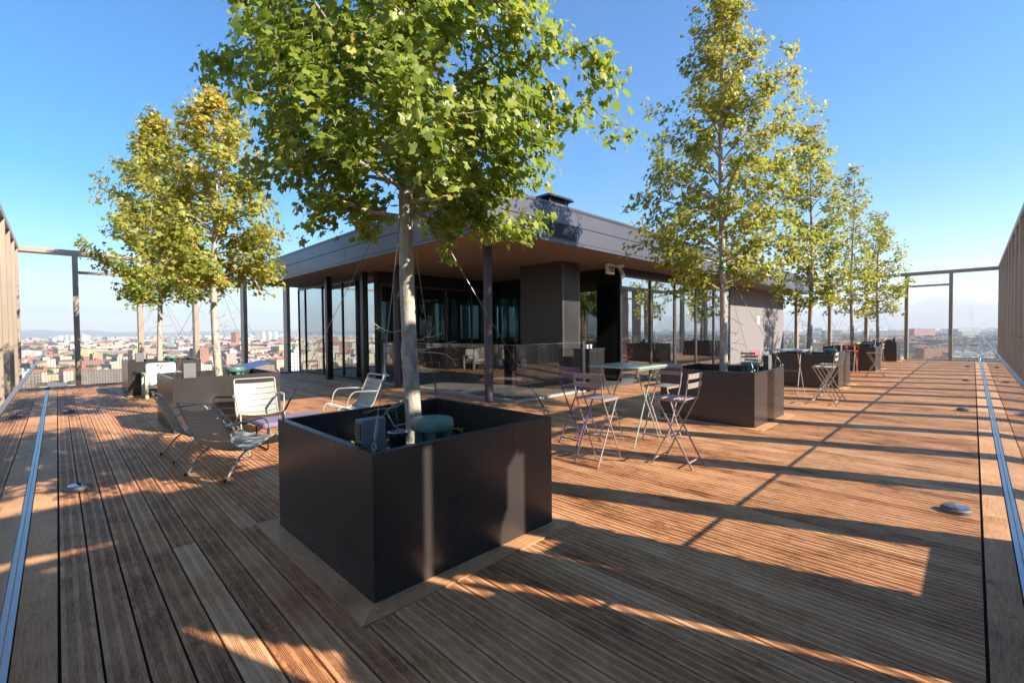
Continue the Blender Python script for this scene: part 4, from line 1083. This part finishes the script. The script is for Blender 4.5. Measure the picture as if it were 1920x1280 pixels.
# a few landmarks seen in the photograph
for px, d, L, Wd, h, wn, rn, hip in [(112, 3300, 26, 26, 58, 'white', 'grey', 0), (124, 3350, 26, 26, 62, 'white', 'grey', 0), (134, 3300, 24, 24, 60, 'white', 'grey', 0), (155, 3000, 26, 22, 66, 'white', 'grey', 0), (163, 3100, 22, 22, 58, 'white', 'grey', 0),
        (492, 3000, 24, 24, 70, 'white', 'grey', 0), (504, 3050, 24, 24, 70, 'white', 'grey', 0), (516, 3080, 24, 24, 68, 'white', 'grey', 0), (441, 1900, 22, 20, 66, 'brick red', 'grey', 0), (320, 1700, 16, 16, 52, 'grey', 'grey', 0),
        (80, 1500, 260, 70, 12, 'white', 'white', 0), (60, 1150, 200, 60, 12, 'cream', 'terracotta', 1), (210, 1180, 180, 50, 20, 'pink', 'white', 0), (490, 1500, 150, 60, 16, 'white', 'white', 0), (330, 1350, 120, 70, 14, 'white', 'white', 0),
        (1660, 1900, 150, 40, 46, 'grey', 'grey', 0), (1725, 2000, 110, 40, 52, 'brick red', 'grey', 0), (1800, 2100, 90, 40, 50, 'grey', 'white', 0), (1815, 1950, 60, 30, 40, 'white', 'white', 0), (1560, 1800, 60, 30, 50, 'grey', 'grey', 0),
        (1716, 720, 46, 16, 26, 'brick red', 'brown', 0), (1750, 700, 40, 16, 27, 'brick red', 'brown', 0), (1800, 640, 30, 18, 24, 'grey', 'white', 0), (1665, 650, 40, 16, 18, 'pale yellow', 'grey', 1), (1832, 560, 20, 20, 22, 'white', 'grey', 0),
        (150, 470, 70, 16, 24, 'pink', 'grey', 0), (205, 500, 70, 15, 22, 'pink', 'brown', 0), (125, 400, 60, 22, 13, 'pale yellow', 'terracotta', 1), (205, 395, 45, 18, 15, 'pale yellow', 'brown', 0), (470, 470, 70, 20, 18, 'pale yellow', 'terracotta', 1)]:
    x, y = axy(px, d); rz = yaw-PI/2+cg.uniform(-.25, .25)
    cand = [c for c in cand if math.hypot(c[0]-x, c[1]-y) > (L+c[2])*.5]
    cand.append([x, y, L, Wd, h, rz, wn, rn, bool(hip)])
def seen(c):
    if math.hypot(c[0], c[1]) > 1250: return None
    p = project(c[0], c[1], GZ+c[4])
    if p is None: return None
    if 38 < p[0] < 545 and p[1] < 738-(p[0]-80)*.06: return p
    if 1468 < p[0] < 1858 and p[1] < 672: return p
    return None
ind = sorted([c for c in cand if seen(c)], key=lambda c: math.hypot(c[0], c[1]))[:170]
ids = set(id(c) for c in ind)
posts = [35, 140, 262, 364, 452, 535]; names = ['left of the first far post', 'between first and second far left posts', 'between second and third far left posts', 'between third and fourth far left posts', 'between fourth and fifth far left posts', 'beside the pavilion glass']
rposts = [1465, 1490, 1550, 1618, 1691, 1774, 1860]; rnames = ['just right of the plaster wall', 'behind the blue grey bar table', 'behind the right row of maples', 'behind the orange red stool', 'between the two slim right hand posts', 'beside the right fin screen']
cnt = {}
ORD = ['nearest', 'second nearest', 'third nearest', 'fourth nearest', 'fifth nearest', 'sixth nearest', 'seventh nearest', 'eighth nearest', 'ninth nearest', 'tenth nearest']
def bay(p):
    if p[0] < 600:
        return names[max(i for i, q_ in enumerate(posts) if q_ <= max(35, p[0]))]
    return rnames[min(5, max(i for i, q_ in enumerate(rposts) if q_ <= max(1465, p[0])))]
tot = {}
for c in ind: k = (c[6], c[7], c[8], bay(seen(c))); tot[k] = tot.get(k, 0)+1
for c in ind:
    k = (c[6], c[7], c[8], bay(seen(c))); i = cnt.get(k, 0); cnt[k] = i+1
    floors = max(2, round(c[4]/3.1)); size = 'tower' if c[4] > 33 else ('block' if floors >= 6 else ('house' if c[2] < 60 else 'long hall'))
    lab = '%s%s %s, %s %s roof, %s' % ((ORD[min(i, 9)]+' ') if tot[k] > 1 else '', c[6], size, c[7], 'hipped' if c[8] else 'flat', k[3])
    T_ = thing('apartment_block' if floors >= 5 else 'city_house', lab, 'building', (c[0], c[1], GZ), c[5], 'city buildings beyond the terrace')
    wb, rb_ = CB(), CB(); house(wb, rb_, 0, 0, c[2], c[3], c[4], 0, tuple(min(.8, q_*cg.uniform(.88, 1.12)) for q_ in WALLC[c[6]]), ROOFC[c[7]], 'hip' if c[8] else 'flat', 0, cg)
    wb.build('wall', M['cwall'], T_); rf = rb_.build('roof', M['croof'], T_)
    if c[8]:
        for q_ in range(2):
            x = cg.uniform(-.3, .3)*c[2]; MB().box(x-.5, 1.2, c[4]+.3, x+.5, 2.2, c[4]+4.2).build('chimney', M['croof'], rf)
            for o in rf.children:
                if 'tint' not in o.data.attributes:
                    a = o.data.attributes.new('tint', 'FLOAT_COLOR', 'FACE'); a.data.foreach_set('color', [.45, .32, .25, 1]*len(o.data.polygons))
wb, rb_ = CB(), CB()
for c in cand:
    if id(c) in ids: continue
    house(wb, rb_, c[0], c[1], c[2], c[3], c[4], c[5], tuple(min(.8, q_*cg.uniform(.85, 1.15)) for q_ in WALLC[c[6]]), ROOFC[c[7]], 'hip' if c[8] else 'flat', GZ, cg)
# very far low city
for _ in range(5200):
    a = cg.uniform(0, 2*PI); d = 5000*(1+1.6*cg.random()**1.3); s_ = cg.uniform(18, 70)
    wn = cg.choice(('white', 'cream', 'beige', 'grey', 'white', 'pink')); h = cg.choice((9, 12, 15, 20, 26, 40))*(1.5 if cg.random() < .05 else 1)
    house(wb, rb_, d*math.cos(a), d*math.sin(a), s_*1.5, s_, h, cg.uniform(0, PI), WALLC[wn], ROOFC[cg.choice(('terracotta', 'grey', 'white', 'dark red'))], 'flat', GZ, cg)
tag(wb.build('distant_city', M['cwall']), 'dense mass of pale city houses reaching to the horizon', 'city', kind='stuff')
tag(rb_.build('distant_city_roofs', M['croof']), 'mass of terracotta and grey roofs of the distant city', 'city', kind='stuff')
# city trees
def blob(mb, x, y, z, r, g):
    n = 8; rings = [(0.0, 1.15), (.75, .8), (1.05, .25), (.8, -.35)]
    vs = []
    for q_, h in rings:
        for k in range(n):
            a = 2*PI*k/n; j = g.uniform(.7, 1.3); vs.append((x+r*q_*j*math.cos(a), y+r*q_*j*math.sin(a), z+r*(h+g.uniform(-.18, .18)+1)))
    fs = [(i*n+k, i*n+(k+1) % n, (i+1)*n+(k+1) % n, (i+1)*n+k) for i in range(3) for k in range(n)]
    mb.add([vs[0]]+vs[n:], [(0, 1+(k+1) % n, 1+k) for k in range(n)]+[tuple(q_-n+1 for q_ in reversed(f)) for f in fs if f[0] >= n])
tb = MB(); tg = random.Random(9)
for _ in range(5200):
    px = tg.uniform(1440, 1920) if tg.random() < .78 else tg.uniform(-20, 720)
    d = (330 if px > 1000 else 620)*(1+(9 if px > 1000 else 5)*tg.random()**2.0); x, y = axy(px, d)
    near = any(abs(c[0]-x) < 12 and abs(c[1]-y) < 10 for c in ind) if d < 1100 else False
    if near: continue
    r_ = tg.uniform(3.2, 6.5)*(1+d/3500)
    for k in range(tg.choice((1, 1, 2, 3))): blob(tb, x+tg.uniform(-9, 9)*(k > 0), y+tg.uniform(-9, 9)*(k > 0), GZ, r_*tg.uniform(.7, 1.1), tg)
for _ in range(1500):
    a = tg.uniform(0, 2*PI); d = 560*(1+5*tg.random()**1.6); blob(tb, d*math.cos(a), d*math.sin(a), GZ, tg.uniform(3.5, 7.5), tg)
tag(tb.build('city_trees', 'canopy', None, True), 'dark green tree crowns scattered between the city houses', 'trees', kind='stuff')

# the plain, the mountains and the air between
gm = MB(); gm.add([(-24000, -24000, GZ), (24000, -24000, GZ), (24000, 24000, GZ), (-24000, 24000, GZ)], [(0, 1, 2, 3)]); tag(gm.build('ground', ground_mat()), kind='structure')
mt = MB(); Nn = 360; rows = []
mg = random.Random(4); ph = [(mg.uniform(0, 6.28), mg.uniform(.7, 1.3)) for _ in range(9)]
def ridge(az, px, s):
    f = sum(math.sin(az*(5+k*k*1.9*q_)+p)*.5**(k*.62) for k, (p, q_) in enumerate(ph))
    if px is not None and px > 1000: b = 620+260*math.exp(-((px-1795)/70)**2)+120*math.exp(-((px-1500)/40)**2)+110*math.exp(-((px-1690)/50)**2)
    else: b = 170
    return (b+f*60)*s
for s_, dd in ((0, 14500), (.45, 16800), (1, 19500), (.55, 21500), (0, 23000)):
    row = []
    for i in range(Nn+1):
        az = 2*PI*i/Nn; v = Vector((math.cos(az), math.sin(az), 0)); dp = v.dot(Vector((math.cos(yaw), math.sin(yaw), 0)))
        px = 960+F*v.dot(Vector((math.sin(yaw), -math.cos(yaw), 0)))/dp if dp > .3 else None
        row.append((v.x*dd, v.y*dd, GZ-5+ridge(az, px, s_)*(1+.12*math.sin(i*1.7+dd))))
    rows.append(row)
mt.add([p for r_ in rows for p in r_], [(a*(Nn+1)+i, (a+1)*(Nn+1)+i, (a+1)*(Nn+1)+i+1, a*(Nn+1)+i+1) for a in range(4) for i in range(Nn)])
tag(mt.build('mountains', hill_mat(), None, True), kind='structure')
HZM = bpy.data.materials.new('haze_air'); HZM.use_nodes = True; n_ = HZM.node_tree; n_.nodes.clear()
pv = n_.nodes.new('ShaderNodeVolumePrincipled'); pv.inputs['Color'].default_value = (.93, .97, 1.0, 1); pv.inputs['Density'].default_value = 1.0e-4; pv.inputs['Anisotropy'].default_value = .1
oo = n_.nodes.new('ShaderNodeOutputMaterial'); n_.links.new(pv.outputs[0], oo.inputs['Volume'])
hb = MB().box(-24500, -24500, GZ-1.2, 24500, 24500, 1060).build('haze', HZM); tag(hb, 'thin pale air fading the far city and mountains', 'haze', kind='stuff')
for nm in ('x',): pass
